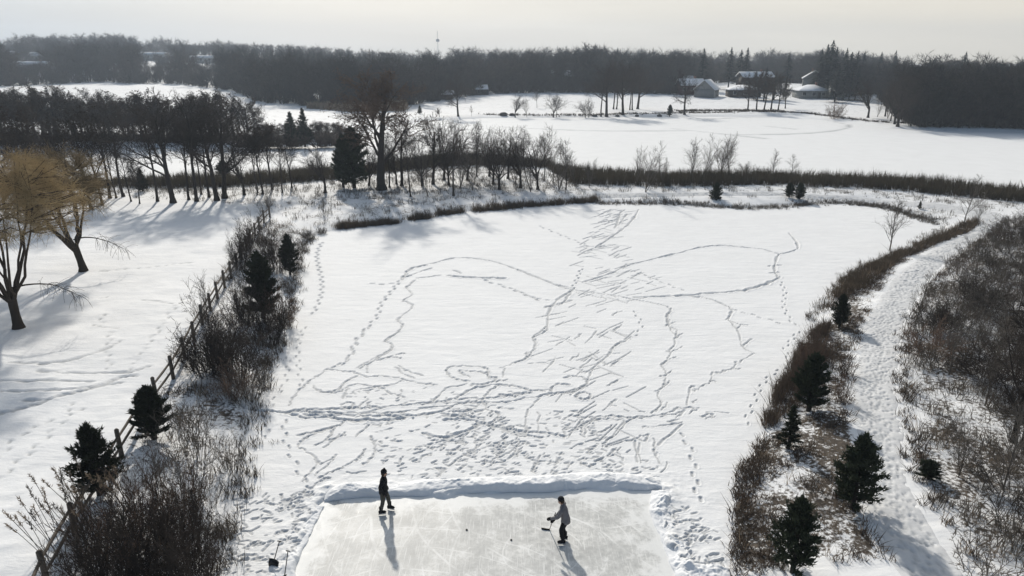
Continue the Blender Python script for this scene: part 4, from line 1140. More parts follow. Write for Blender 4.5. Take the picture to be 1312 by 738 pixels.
stuff(blades('thicket_grass', spots_in(TH[:-2] + [(1500,800),(1500,300)], 2800, 11, noise_th=-.05), .3, 1.0, 8, .2, .026, 'grassgrey', .3, 8), 'grey-brown dead stems on the snowy floor of right thicket', 'grass')
stuff(blades('thicket_edge_tufts', spots_line([(1290,292),(1256,320),(1218,348),(1190,382),(1170,418),(1158,455),(1154,510),(1162,560),(1170,612),(1187,655),(1212,700),(1240,745)], 260, .22, 12), .2, .5, 14, .1, .03, 'grassred', .4, 9), 'low brown tufts lining the right edge of the path', 'grass')
stuff(blades('strip_grass', spots_in(LB, 520, 13, noise_th=.15), .25, .75, 11, .16, .027, 'grass', .4, 10), 'dead grass in patchy snow between fence and pond', 'grass')
stuff(blades('far_reeds', spots_in([(395,143),(430,131),(470,129),(520,132),(520,146),(450,147)], 2600, 14), 1.2, 2.6, 6, .5, .22, 'plume', .2, 11), 'pale tan reed patch on the far left lake shore', 'reeds')
stuff(blades('far_shore_fringe', np.vstack([spots_line([(620,150),(740,150),(870,148),(1000,147),(1060,152),(1140,161),(1312,168)], 900, .6, 15), spots_line([(870,146),(930,145),(1000,146)], 500, 1.0, 16)]), .2, .7, 6, .25, .12, 'grass', .3, 12), 'thin dark fringe of dead grass along the far lake shore', 'grass')

stuff(blades('pale_grass', np.vstack([spots_in(LB, 90, 41), spots_in(RB, 110, 42), spots_in(TH[:-2] + [(1500,800),(1500,300)], 260, 43), spots_in(UPB, 60, 44)]), .3, .85, 9, .12, .022, 'plume', .35, 14), 'scattered pale tan grass stems sticking out of the snow', 'grass')
# plumed reeds by the bottom of the fence
def reed_plant(px, py, seed, label):
    x, y, z = Gp(px, py); r = np.random.default_rng(seed); e = empty('plume_reed', (x, y, z)); tag(e, label, 'reed', 'plumed reeds at the bottom of the fence')
    for i in range(9):
        a = r.uniform(0, 6.28); t = r.uniform(.05, .3); L = r.uniform(1.4, 2.3); p = np.array([r.normal(0, .25), r.normal(0, .2), 0]); d = unit(np.array([math.cos(a)*t - .25, math.sin(a)*t, 1]))
        g = Geo(); pts = [p]
        for k in range(5): d = unit(d + np.array([-.03, 0, -.02]) + r.normal(0, .03, 3)); pts.append(pts[-1] + d*L/5)
        g.tube(pts, [.011]*6, 4); s = g.build('stem', M['grass'], e)
        n = 40; q = pts[-1] - d*.28 + d*(r.random(n)*.4)[:, None] + r.normal(0, .022, (n, 3)); dv = d*.7 + r.normal(0, .5, (n, 3)); dv /= np.linalg.norm(dv, axis=1, keepdims=True)
        wv = np.cross(dv, r.normal(0, 1, (n, 3))); wv /= np.linalg.norm(wv, axis=1, keepdims=True)
        V = np.stack([q - wv*.014, q + wv*.014, q + dv*.12], 1).reshape(-1, 3)
        h = Geo(); h.add(V, np.arange(n)[:, None]*3 + np.arange(3)[None, :]); h.build('seed_head', M['plume' if r.random() < .6 else 'grassgrey'], s)
reed_plant(68, 722, 1, 'plumed reeds leaning out over the fence at bottom left corner')
reed_plant(92, 690, 2, 'plumed reeds behind the fence just above the bottom left clump')
reed_plant(112, 668, 3, 'plumed reeds on the fence line nearest the big spiky cedar')
reed_plant(140, 690, 4, 'pale plumed reeds at the left of the big brush patch')
reed_plant(175, 668, 5, 'pale plumed reeds among russet shrubs at the brush patch top')
# ------------------------------------------------------------------ split-rail fence
def fence():
    px = np.array([(28,830),(72,728),(118,652),(169,566),(201,517),(227,478),(257,421),(281,380),(302,346),(321,313),(335,291),(346,279)], float)
    x, y, z = G(px[:, 0], px[:, 1]); P = smooth_poly(np.stack([x, y], 1), 6)
    d = np.concatenate([[0], np.cumsum(np.hypot(*np.diff(P, axis=0).T))]); n = int(d[-1]/2.35)
    s = np.linspace(0, d[-1], n+1); X = np.interp(s, d, P[:, 0]); Y = np.interp(s, d, P[:, 1]); Z = hgt(X, Y)
    e = empty('split_rail_fence', (X[0], Y[0], Z[0])); tag(e, 'weathered wooden split-rail fence with two rails running beside the shrub strip', 'fence')
    r = np.random.default_rng(6); o = np.array([X[0], Y[0], Z[0]])
    for i in range(n+1):
        g = Geo(); c = np.array([X[i], Y[i], Z[i]]) - o; h = r.uniform(1.15, 1.3); tilt = r.normal(0, .03, 2)
        g.tube([c + (0, 0, -.3), c + (tilt[0]*.5, tilt[1]*.5, h*.5), c + (tilt[0], tilt[1], h), c + (tilt[0], tilt[1], h+.04)], [.095, .09, .085, .045], 6)
        g.build('post', M['wood'], e)
        if i < n:
            q = np.array([X[i+1], Y[i+1], Z[i+1]]) - o
            u = unit(np.array([q[0]-c[0], q[1]-c[1], 0])); nn = np.array([-u[1], u[0], 0])
            for hh in (.48, .95):
                g = Geo(); a = c + (0, 0, hh + r.normal(0, .03)) - u*.05 ; b = q + (0, 0, hh + r.normal(0, .03)) + u*.05
                m = (a+b)/2 + np.array([0, 0, r.normal(-.02, .02)])
                g.tube([a, m, b], [.05, .062, .05], 5); g.build('rail', M['wood'], e)
fence()

# ------------------------------------------------------------------ people
def skin_obj(name, V, E, Rd, material, parent, sub=2, root=0):
    me = bpy.data.meshes.new(name); me.from_pydata([tuple(v) for v in V], E, []); o = bpy.data.objects.new(name, me); COL.objects.link(o)
    md = o.modifiers.new('skin', 'SKIN'); md.use_smooth_shade = True
    for i, sv in enumerate(me.skin_vertices[0].data):
        r = Rd[i]; sv.radius = (r, r) if not hasattr(r, '__len__') else r; sv.use_root = (i == root)
    ss = o.modifiers.new('sub', 'SUBSURF'); ss.levels = sub; ss.render_levels = sub
    dg = bpy.context.evaluated_depsgraph_get(); m2 = bpy.data.meshes.new_from_object(o.evaluated_get(dg))
    bpy.data.objects.remove(o); m2.materials.clear(); m2.materials.append(material)
    m2.polygons.foreach_set('use_smooth', [True]*len(m2.polygons)); m2.name = name
    o2 = obj(name, m2, parent); return o2

def ellipsoid(g, c, r, nu=14, nv=9, f=None):
    V = []; F = []
    for i in range(nv+1):
        t = math.pi*i/nv
        for j in range(nu):
            p = 2*math.pi*j/nu; V.append((c[0]+r[0]*math.sin(t)*math.cos(p), c[1]+r[1]*math.sin(t)*math.sin(p), c[2]+r[2]*math.cos(t)))
    for i in range(nv):
        for j in range(nu):
            F.append([i*nu+j, (i+1)*nu+j, (i+1)*nu+(j+1) % nu, i*nu+(j+1) % nu])
    g.add(V, F)

def person(px, py, rz, J, label, top, low, hat, gloves, pompom):
    """J: joints of the pose in metres, figure facing +x"""
    x, y = G0(px, py, .016); e = empty('person', (float(x), float(y), .016), rz); tag(e, label, 'person')
    j = {k: np.array(v, float) for k, v in J.items()}
    V, Rd, E, ix = [], [], [], {}
    def v(n, p, r, to=None):
        ix[n] = len(V); V.append(np.array(p, float)); Rd.append(r)
        if to: E.append((ix[to], ix[n]))
    hd = unit(j['head'] - j['neck']); face = j['face']
    v('pel', j['pel'], .105); v('belly', j['pel']*.45 + j['chest']*.55, .095, 'pel'); v('chest', j['chest'], .105, 'belly')
    v('neck0', j['neck'], .062, 'chest'); v('neck1', j['neck'] + hd*.06, .052, 'neck0'); v('jaw', j['head'] - hd*.06 + face*.02, .078, 'neck1'); v('head', j['head'], .098, 'jaw'); v('crown', j['head'] + hd*.09, .07, 'head')
    v('nose', j['head'] - hd*.02 + face*.118, .016, 'jaw')
    for s in 'lr':
        v('sh'+s, j['sh'+s], .05, 'chest'); v('el'+s, j['el'+s], .042, 'sh'+s); v('wr'+s, j['wr'+s], .032, 'el'+s)
        hdv = unit(j['wr'+s] - j['el'+s]); v('pm'+s, j['wr'+s] + hdv*.07, .038, 'wr'+s)
        sd = unit(np.cross(hdv, np.array([0, 0, 1.]) if abs(hdv[2]) < .8 else np.array([1., 0, 0])))
        dn = np.cross(hdv, sd)
        for q in range(4):   # four fingers of unequal length, curled
            b = j['wr'+s] + hdv*.085 + sd*(q-1.5)*.021; l = (.062, .075, .07, .055)[q]
            v(f'f{s}{q}a', b + hdv*l*.5 + dn*.006, .0105, 'pm'+s); v(f'f{s}{q}b', b + hdv*l*.85 + dn*.028, .009, f'f{s}{q}a')
        v('th'+s+'a', j['wr'+s] + hdv*.05 + sd*.045, .012, 'pm'+s); v('th'+s+'b', j['wr'+s] + hdv*.095 + sd*.058 + dn*.015, .010, 'th'+s+'a')
        v('hp'+s, j['hp'+s], .08, 'pel'); v('kn'+s, j['kn'+s], .054, 'hp'+s); v('an'+s, j['an'+s], .036, 'kn'+s); v('ft'+s, j['an'+s] + j['toe'+s]*.09 + np.array([0, 0, -.07]), .024, 'an'+s)
    skin_obj('body', V, E, Rd, M['skin'], e)
    def loft(g, pts, rad, k=16):
        """rings of (front, side) half-widths round a line of points, closed at both ends"""
        pts = [np.array(p, float) for p in pts]; n = len(pts); VV = []
        for i in range(n):
            ax = unit(pts[min(i+1, n-1)] - pts[max(i-1, 0)]); sd = unit(np.array([0, 1., 0]) - ax*ax[1]); fr = np.cross(sd, ax)
            for q in range(k):
                t = 2*math.pi*q/k; VV.append(pts[i] + fr*rad[i][0]*math.cos(t) + sd*rad[i][1]*math.sin(t))
        FF = [[i*k+q, i*k+(q+1) % k, (i+1)*k+(q+1) % k, (i+1)*k+q] for i in range(n-1) for q in range(k)]
        VV += [pts[0], pts[-1]]
        FF += [[(q+1) % k, q, n*k, n*k] for q in range(k)] + [[(n-1)*k+q, (n-1)*k+(q+1) % k, n*k+1, n*k+1] for q in range(k)]
        g.add(VV, FF)
    P_, C_, N_ = j['pel'], j['chest'], j['neck']
    g = Geo()
    loft(g, [P_ + (0, 0, -.13), P_ + (0, 0, -.12), P_ + (0, 0, -.02), P_*.6 + C_*.4, C_ + (0, 0, .0), C_*.45 + N_*.55, N_ - hd*.02, N_ + hd*.035, N_ + hd*.04],
         [(.14,.175), (.168,.198), (.160,.192), (.138,.172), (.142,.198), (.118,.178), (.075,.09), (.068,.072), (.05,.055)])
    for s in 'lr':
        A, B, D = j['sh'+s], j['el'+s], j['wr'+s]
        g.tube([A*.75 + C_*.25 + np.array([0, 0, .03]), A, A*.6 + B*.4 , A*.12 + B*.88, B*.85 + D*.15, B*.4 + D*.6, B*.06 + D*.94, D], [.06, .088, .078, .068, .068, .058, .050, .046], 12)
    g.build('jacket', M[top], e, True)
    g = Geo()
    loft(g, [P_ + (0, 0, .10), P_ + (0, 0, .02), P_ + (0, 0, -.10), (j['hpl']+j['hpr'])/2 + (0, 0, -.06)], [(.115,.15), (.128,.165), (.128,.168), (.09,.12)])
    for s in 'lr':
        A, B, D = j['hp'+s], j['kn'+s], j['an'+s]
        g.tube([A + (0, 0, .06), A*.8 + B*.2, A*.45 + B*.55, A*.05 + B*.95, B*.8 + D*.2, B*.45 + D*.55, B*.12 + D*.88, D + (0, 0, .035)], [.085, .108, .096, .078, .074, .072, .064, .063], 14)
    g.build('trousers', M[low], e, True)
    g = Geo(); hc = j['head'] + hd*.065 - face*.022; ellipsoid(g, hc, (.116, .110, .098)); 
    ht = g.build('beanie', M[hat], e, True)
    if pompom:
        g = Geo(); ellipsoid(g, hc + hd*.105, (.045, .045, .045), 10, 7); g.build('pompom', M[hat], ht, True)
    g = Geo(); ellipsoid(g, j['head'] - hd*.01 - face*.034, (.088, .098, .10)); g.build('hair', M['hair'], e, True)
    g = Geo(); sd = np.cross(hd, face)
    for s in (-1, 1): ellipsoid(g, j['head'] + hd*.012 + face*.088 + sd*s*.036, (.011, .011, .011), 8, 6)
    g.build('eyes', M['dark'], e, True)
    for s in 'lr':
        t = j['toe'+s]; a = j['an'+s]; sole = np.array([a[0], a[1], a[2]-.10]); g = Geo()
        g.tube([a + (0, 0, .15), a + (0, 0, .05), a - (0, 0, .045) + t*.015], [.070, .066, .064], 12)
        g.tube([sole + np.array([0, 0, .035]) - t*.09, sole + (0, 0, .045) + t*.02, sole + (0, 0, .032) + t*.13, sole + (0, 0, .02) + t*.19], [.056, .062, .054, .030], 12)
        b = g.build('skate', M['blackcloth'], e, True)
        h = Geo(); nrm = np.array([-t[1], t[0], 0])*.0035; lo = sole + (0, 0, -.075); hi = sole + (0, 0, -.005)
        Q = [lo - t*.11, lo + t*.19, hi + t*.15, hi - t*.08]
        VV = np.array([q + nrm for q in Q] + [q - nrm for q in Q])
        h.add(VV, [[0,1,2,3],[7,6,5,4],[0,4,5,1],[1,5,6,2],[2,6,7,3],[3,7,4,0]]); h.build('blade', M['steel'], b)
        hdv = unit(j['wr'+s] - j['el'+s])
        if gloves:
            gl = skin_obj('glove', [j['wr'+s] - hdv*.07, j['wr'+s] + hdv*.03, j['wr'+s] + hdv*.11, j['wr'+s] + hdv*.15 + np.array([0, 0, -.03])], [(0,1),(1,2),(2,3)], [.07, .07, .066, .045], M['blackcloth'], e, 1)
    return e

p1 = dict(pel=(0,0,1.0), chest=(.03,0,1.33), neck=(.045,0,1.55), head=(.075,0,1.70), face=np.array([.96,.2,-.1]), shl=(.03,.19,1.47), shr=(.03,-.19,1.47), ell=(-.06,.25,1.20), elr=(-.08,-.24,1.20),
          wrl=(.06,.22,1.0), wrr=(.05,-.22,.99), hpl=(0,.1,.95), hpr=(0,-.1,.95), knl=(.13,.14,.57), knr=(-.02,-.12,.56), anl=(.17,.17,.195), anr=(-.11,-.13,.195), toel=np.array([.95,-.25,0]), toer=np.array([.97,.1,0]))
person(493, 657, R(2), p1, 'skater in black jacket and dark beanie, standing on the ice facing right', 'blackcloth', 'olivecloth', 'blackcloth', True, True)
p2 = dict(pel=(-.08,0,.99), chest=(.0,0,1.33), neck=(.04,0,1.54), head=(.095,0,1.68), face=np.array([.93,0,-.36]), shl=(.03,.18,1.46), shr=(.03,-.18,1.46), ell=(.14,.24,1.18), elr=(.08,-.23,1.17),
          wrl=(.43,.10,.98), wrr=(.34,-.09,.84), hpl=(-.08,.09,.94), hpr=(-.08,-.09,.94), knl=(.06,.11,.56), knr=(.03,-.11,.57), anl=(-.02,.13,.195), anr=(-.06,-.13,.195), toel=np.array([.97,.2,0]), toer=np.array([.99,-.1,0]))
P2 = person(721, 695, R(168), p2, 'skater in grey sweatshirt and black trousers bending forward with a hockey stick', 'greycloth', 'blackcloth', 'blackcloth', True, False)

def hockey_stick():
    m = Matrix.Translation(P2.location) @ Matrix.Rotation(R(168), 4, 'Z')
    top = m @ Vector((.40, .12, 1.10)); hand = m @ Vector((.43, -.02, .80))
    x, y = G0(704, 679, .016); heel = Vector((float(x), float(y), .03))
    a = m @ Vector((.46, .11, .99)); b = m @ Vector((.37, -.10, .80))
    a = Vector(a); d0 = (heel - b).normalized(); knob = b - d0*.62
    e = empty('hockey_stick', (heel.x, heel.y, .016)); tag(e, 'hockey stick with pale shaft held in the gloves of the grey-shirted skater', 'hockey stick')
    o = np.array(e.location); h = np.array(heel) - o; k = np.array(knob) - o
    g = Geo(); g.tube([h, (h+k)/2, k], [.016, .016, .016], 6); g.build('shaft', M['stickwood'], e)
    g = Geo(); n = np.array([-.95, .1, 0]); up = np.array([0, 0, 1.])
    g.tube([h - n*.02, h + n*.10 + (0, 0, .0), h + n*.20 + (0, .01, .005), h + n*.30 + (0, .03, .012)], [.03, .036, .036, .022], 6); g.build('blade', M['rubber'], e)
    g = Geo(); g.tube([k, k + (h-k)*.13], [.019, .019], 6); g.build('grip', M['blackcloth'], e)
hockey_stick()

def puck(px, py, label):
    x, y = G0(px, py, .016); g = Geo()
    g.tube([(0, 0, 0), (0, 0, .003), (0, 0, .023), (0, 0, .026)], [.036, .038, .038, .036], 16)
    o = g.build('hockey_puck', M['rubber']); o.location = (float(x), float(y), .014); tag(o, label, 'puck', 'pucks on the ice')
puck(655, 692, 'black puck on the ice nearer to the stick-holding skater')
puck(598, 679, 'black puck on the ice between both skaters, farther from the stick')

def shovel(px, py, tpx, tpy, label, blade_w, rz, sink):
    x, y = G0(px, py, .1); x, y = float(x), float(y)
    _, dy, dz = ray(tpx, tpy); dx, _, _ = ray(tpx, tpy)
    e = empty('snow_shovel', (x, y, .09), 0); tag(e, label, 'shovel')
    L = 1.28; yt = y + .10; t = yt/dy; top = np.array([dx*t - x, yt - y, max(.9, CAMH + dz*t - .09)])
    u = unit(top); base = np.array([0, 0, .28 - sink])
    g = Geo(); g.tube([base, base*.5 + top*.5, top], [.017, .016, .016], 8); sh = g.build('handle', M['blackplastic'], e, True)
    g = Geo(); sd = unit(np.cross(u, np.array([0, 1., 0]))); g.tube([top - sd*.07, top + sd*.07], [.018, .018], 8); g.build('grip', M['blackplastic'], sh)
    # curved scoop, leaning back
    nu_, nv_ = 9, 7; w = blade_w; hgt_ = .30; VV = []
    ca, sa = math.cos(rz), math.sin(rz)
    for off in (0, .012):
        for i in range(nv_):
            for k in range(nu_):
                a = (k/(nu_-1) - .5); b = i/(nv_-1); px_ = a*w; py_ = -.10*(1 - (2*b-1)**2)*.6 + .06*b - .05*(2*a)**2 + off; pz = b*hgt_ - sink - .02
                VV.append((px_*ca - py_*sa, px_*sa + py_*ca, pz + a*.10*math.copysign(1, -1)))
    F1 = grid_faces(nv_, nu_); n1 = nu_*nv_; F = list(map(list, F1)) + [[q + n1 for q in f[::-1]] for f in F1.tolist()]
    rim = [k for k in range(nu_)] + [i*nu_ + nu_-1 for i in range(1, nv_)] + [(nv_-1)*nu_ + k for k in range(nu_-2, -1, -1)] + [i*nu_ for i in range(nv_-2, 0, -1)]
    F += [[rim[i], rim[i-1], rim[i-1]+n1, rim[i]+n1] for i in range(len(rim))]
    g = Geo(); g.add(VV, F); g.build('scoop', M['blackplastic'], e, True)
shovel(352, 725, 358, 694, 'black snow shovel standing upright in the churned snow left of the rink', .34, R(-14), .06)
shovel(365, 742, 369, 706, 'second tool with thin dark handle, stuck in snow at the bottom edge', .30, R(80), .16)

# ------------------------------------------------------------------ far shore: boulders, trees, houses
def boulder(px, py, s, label, seed):
    x, y, z = Gp(px, py); g = Geo(); ellipsoid(g, (0, 0, 0), (1, 1, 1), 16, 10); V = g.V[0]
    V = V*(1 + .22*fbm(V[:, 0]*3 + seed, V[:, 1]*3 + V[:, 2]*2, 1.0, seed)[:, None]); g.V[0] = V*np.array([s, s*.7, s*.6])
    o = g.build('boulder', M['rock'], None, True); o.location = (x, y, z + s*.2); tag(o, label, 'boulder', 'boulders on the far shore')
boulder(645, 148, 1.1, 'largest dark boulder on the far lake shore, left end', 1); boulder(656, 148, .8, 'low boulder right of the largest one on the lake shore', 2)
for i, (px, w_) in enumerate([(762, .7), (791, .6), (816, .6), (845, .7)]): boulder(px, 149, w_, f"{nth(i)} small dark boulder from the left along the far shore line under the shore trees", 5+i)
FARS = [(587,149,92,'O'),(563,150,136,'F'),(604,149,134,'y'),(660,150,118,'F'),(675,150,124,'s'),(688,138,115,'T'),(709,150,117,'F'),(713,150,118,'T'),(750,152,122,'F'),(754,152,126,'s'),(770,149,80,'T'),(777,149,72,'O'),(786,140,78,'T'),(790,140,74,'T'),
        (798,147,75,'O'),(807,141,80,'T'),(810,141,80,'T'),(817,140,74,'O'),(877,147,86,'O'),(1112,151,94,'F'),(1124,150,120,'s'),(1134,149,106,'F'),(1141,155,98,'T'),(1150,162,90,'O'),(1137,152,122,'s'),(1146,159,104,'F')]
def far_row():
    r = np.random.default_rng(14)
    for i, (px, py, ty, k) in enumerate(FARS):
        x, y, z = Gp(px, py); H = top_h(x, y, z, ty); pr = {'O': OAK[i % 3], 'T': TALL[i % 4], 'F': FORK[i % 2], 's': SAP[i % 3], 'y': SLIM[0]}[k]
        place_tree('bare_tree', pr, x, y, z, H, r.uniform(0, 6), f"bare tree on the far shore, {nth(i)} of those from the left", 'lone trees on the far shore', 'tree', {'T': .9, 'F': 1.1}.get(k, 1.0))
far_row()

def house(px, dist, w, d, h, rh, rz, wall, label, hip=0.0, name='house', nwin=3, chim=True, base=None, garage=False):
    dx, dy, _ = ray(px, 110); y = float(dist); x = float(dx/dy*y); z = float(hgt(np.array([x]), np.array([y]))[0]) - .1
    e = empty(name, (x, y, z), rz); tag(e, label, 'house' if name == 'house' else name)
    g = Geo(); g.box((0, 0, h/2), (w, d, h))
    if hip == 0:
        for s in (-1, 1): g.add([(s*w/2, -d/2, h), (s*w/2, d/2, h), (s*w/2, 0, h+rh)], [[0, 1, 2]])
    g.build('wall', M[wall], e)
    ov = .45; g = Geo(); W2, D2 = w/2+ov, d/2+ov; rx = w/2*(1-hip) + (ov if hip == 0 else 0)
    zt, zb = h + rh, h - ov*rh/(d/2); th = .22
    for s in (-1, 1):
        a, b, c, dd = (-W2, s*D2, zb), (W2, s*D2, zb), (rx, 0, zt), (-rx, 0, zt)
        V = [a, b, c, dd] + [(p[0], p[1], p[2]+th) for p in (a, b, c, dd)]
        g.add(V, [[0,1,2,3],[4,5,6,7],[0,1,5,4],[1,2,6,5],[3,0,4,7]])
    if hip > 0:
        for s in (-1, 1):
            V = [(s*W2, -D2, zb), (s*W2, D2, zb), (s*rx, 0, zt)]; V += [(p[0], p[1], p[2]+th) for p in V]; g.add(V, [[0, 1, 2], [3, 4, 5]]); g.add(V, [[0, 1, 4, 3]])
    rf = g.build('roof', M['roofsnow'], e)
    if chim:
        g = Geo(); g.box((w*.22, d*.1, zt+.25), (.8, .6, 1.5)); g.build('chimney', M['brick'], rf)
    for i in range(nwin):
        wx = -w/2 + w*(i+.5)/nwin
        g = Geo(); g.box((wx, -d/2-.04, h*.58), (1.35, .10, 1.35)); f = g.build('window', M['palewall'] if wall != 'palewall' else M['dark'], e)
        g = Geo(); g.box((wx, -d/2-.075, h*.58), (1.1, .06, 1.1)); g.build('pane', M['glass'], f)
    g = Geo()
    if garage: g.box((-w*.28, -d/2-.035, 1.15), (2.6, .08, 2.3)); g.build('garage_door', M['palewall'], e)
    else: g.box((w*.02 + w/nwin/2, -d/2-.035, 1.05), (1.0, .08, 2.1)); g.build('door', M['dark'], e)
house(906, 262, 8.5, 7.0, 3.0, 3.0, R(62), 'greywall', 'small grey barn-like outbuilding with a bright snowy roof, left of other houses', name='barn', nwin=2, chim=False, garage=True)
house(884, 274, 9, 7, 3.6, 2.0, R(4), 'redwall', 'dark red house beside the snowy-roofed barn, half hidden by trees')
house(953, 262, 11, 7, 2.7, 1.3, R(-4), 'brownwall', 'low brown house with a long snowy roof near the far shore', hip=.6)
house(966, 288, 12, 8, 5.8, 1.7, R(3), 'brownwall', 'two-storey dark house behind the low brown one', nwin=4)
house(1039, 258, 10, 8, 2.8, 1.6, R(-3), 'greywall', 'low grey house with a wide hipped snowy roof', hip=.75)
house(1042, 282, 8, 8, 5.6, 2.6, R(70), 'greywall', 'tall grey gabled house rising behind the low grey one')
house(613, 272, 6, 5, 2.3, 1.2, R(8), 'brownwall', 'small dark shed at the edge of the woods left of the far snow slope', name='shed', nwin=1, chim=False)
house(564, 252, 8.5, 5, 1.9, 1.0, R(-3), 'brownwall', 'long low dark shed by the lake, left of the small shed', name='shed', nwin=2, chim=False)
house(720, 330, 9, 7, 4.6, 2.0, R(5), 'palewall', 'pale house in the woods above the far snow slope')
house(200, 520, 21, 10, 4.0, 1.2, R(2), 'palewall', 'long pale house with a snowy roof high on the wooded hill')
house(266, 500, 17, 9, 3.2, 1.2, R(-3), 'palewall', 'long low house on the wooded hill, right of the longest roof')
house(22, 520, 9, 8, 4.0, 2.0, R(5), 'greywall', 'grey house on the wooded hill at the left edge of the photo')
house(55, 505, 8, 8, 4.0, 2.0, R(-5), 'palewall', 'pale house on the wooded hill, second from the left edge')
house(47, 430, 20, 8, 4.5, 1.5, R(3), 'greywall', 'wide grey house lower on the hill below the two at left edge', nwin=5)
house(870, 300, 10, 8, 3.4, 2.0, R(-2), 'redwall', 'dark red house farther back in the woods behind the barn')

# distant mast above the woods
def mast():
    dx, dy, _ = ray(561, 60); y = 640.; x = float(dx/dy*y); z = float(hgt(np.array([x]), np.array([y]))[0])
    e = empty('radio_mast', (x, y, z)); tag(e, 'thin distant mast rising above the woods left of centre', 'mast')
    g = Geo(); g.tube([(0, 0, 0), (0, 0, 30)], [.35, .15], 5); g.build('pole', M['steel'], e)
    g = Geo(); g.tube([(0, 0, 20.5), (0, 0, 21), (0, 0, 22.5), (0, 0, 23)], [.8, 1.6, 1.6, .8], 8); g.build('platform', M['steel'], e)
mast()

# ------------------------------------------------------------------ the dark belt beyond the left lake arm
def belt():
    r = np.random.default_rng(31); k = 0
    xs = np.concatenate([np.arange(-150, 330, 8.2), np.arange(330, 442, 11)])
    for px in xs:
        for rep in range(2):
            if rep and r.random() < .08: continue
            qx = px + r.normal(0, 3); qy = r.uniform(180, 187) if rep == 0 else r.uniform(174, 181)
            if 60 < qx and qx > 330: ty = r.uniform(152, 162)
            elif qx < 60: ty = r.uniform(102, 128)
            else: ty = r.uniform(126, 158) if r.random() < .55 else r.uniform(109, 126)
            x, y, z = Gp(qx, qy); H = top_h(x, y, z, ty)
            pr = DENSE[int(r.integers(0, 3))] if r.random() < (.8 if rep == 0 else .55) else TALLL[int(r.integers(0, 2))]
            place_tree('belt_tree', pr, x, y, z, max(2.5, H), r.uniform(0, 6.28), 'dark oak-like tree holding brown leaves in the belt beyond the left lake arm', 'trees of the dark belt beyond the left lake arm', 'tree', 1.15 if qx < 330 else 1.5)
    for i, px in enumerate(np.arange(-140, 440, 9.5)):
        qx = px + r.normal(0, 3); x, y, z = Gp(qx, r.uniform(184, 188)); o = obj('belt_shrub', SHB[i % 2]); s = r.uniform(1.5, 2.4)
        o.location = (x, y, z); o.scale = (s*1.3, s*1.3, r.uniform(.9, 1.5)); o.rotation_euler = (0, 0, px)
        tag(o, 'dark brushy shrub at the foot of the tree belt beyond the left lake arm', 'shrub', 'shrubs at the foot of the dark belt')
SHB = [shrub_mesh(140+i, 40, 3, 2.2, 1.1, 'shrub', fine=.02) for i in range(2)]
belt()
x, y, z = Gp(72, 180); place_tree('oak_tree', BROWN, x, y, z, top_h(x, y, z, 106), 1.0, 'russet-leaved oak standing out of the dark belt at the left', None, 'tree', 1.2)

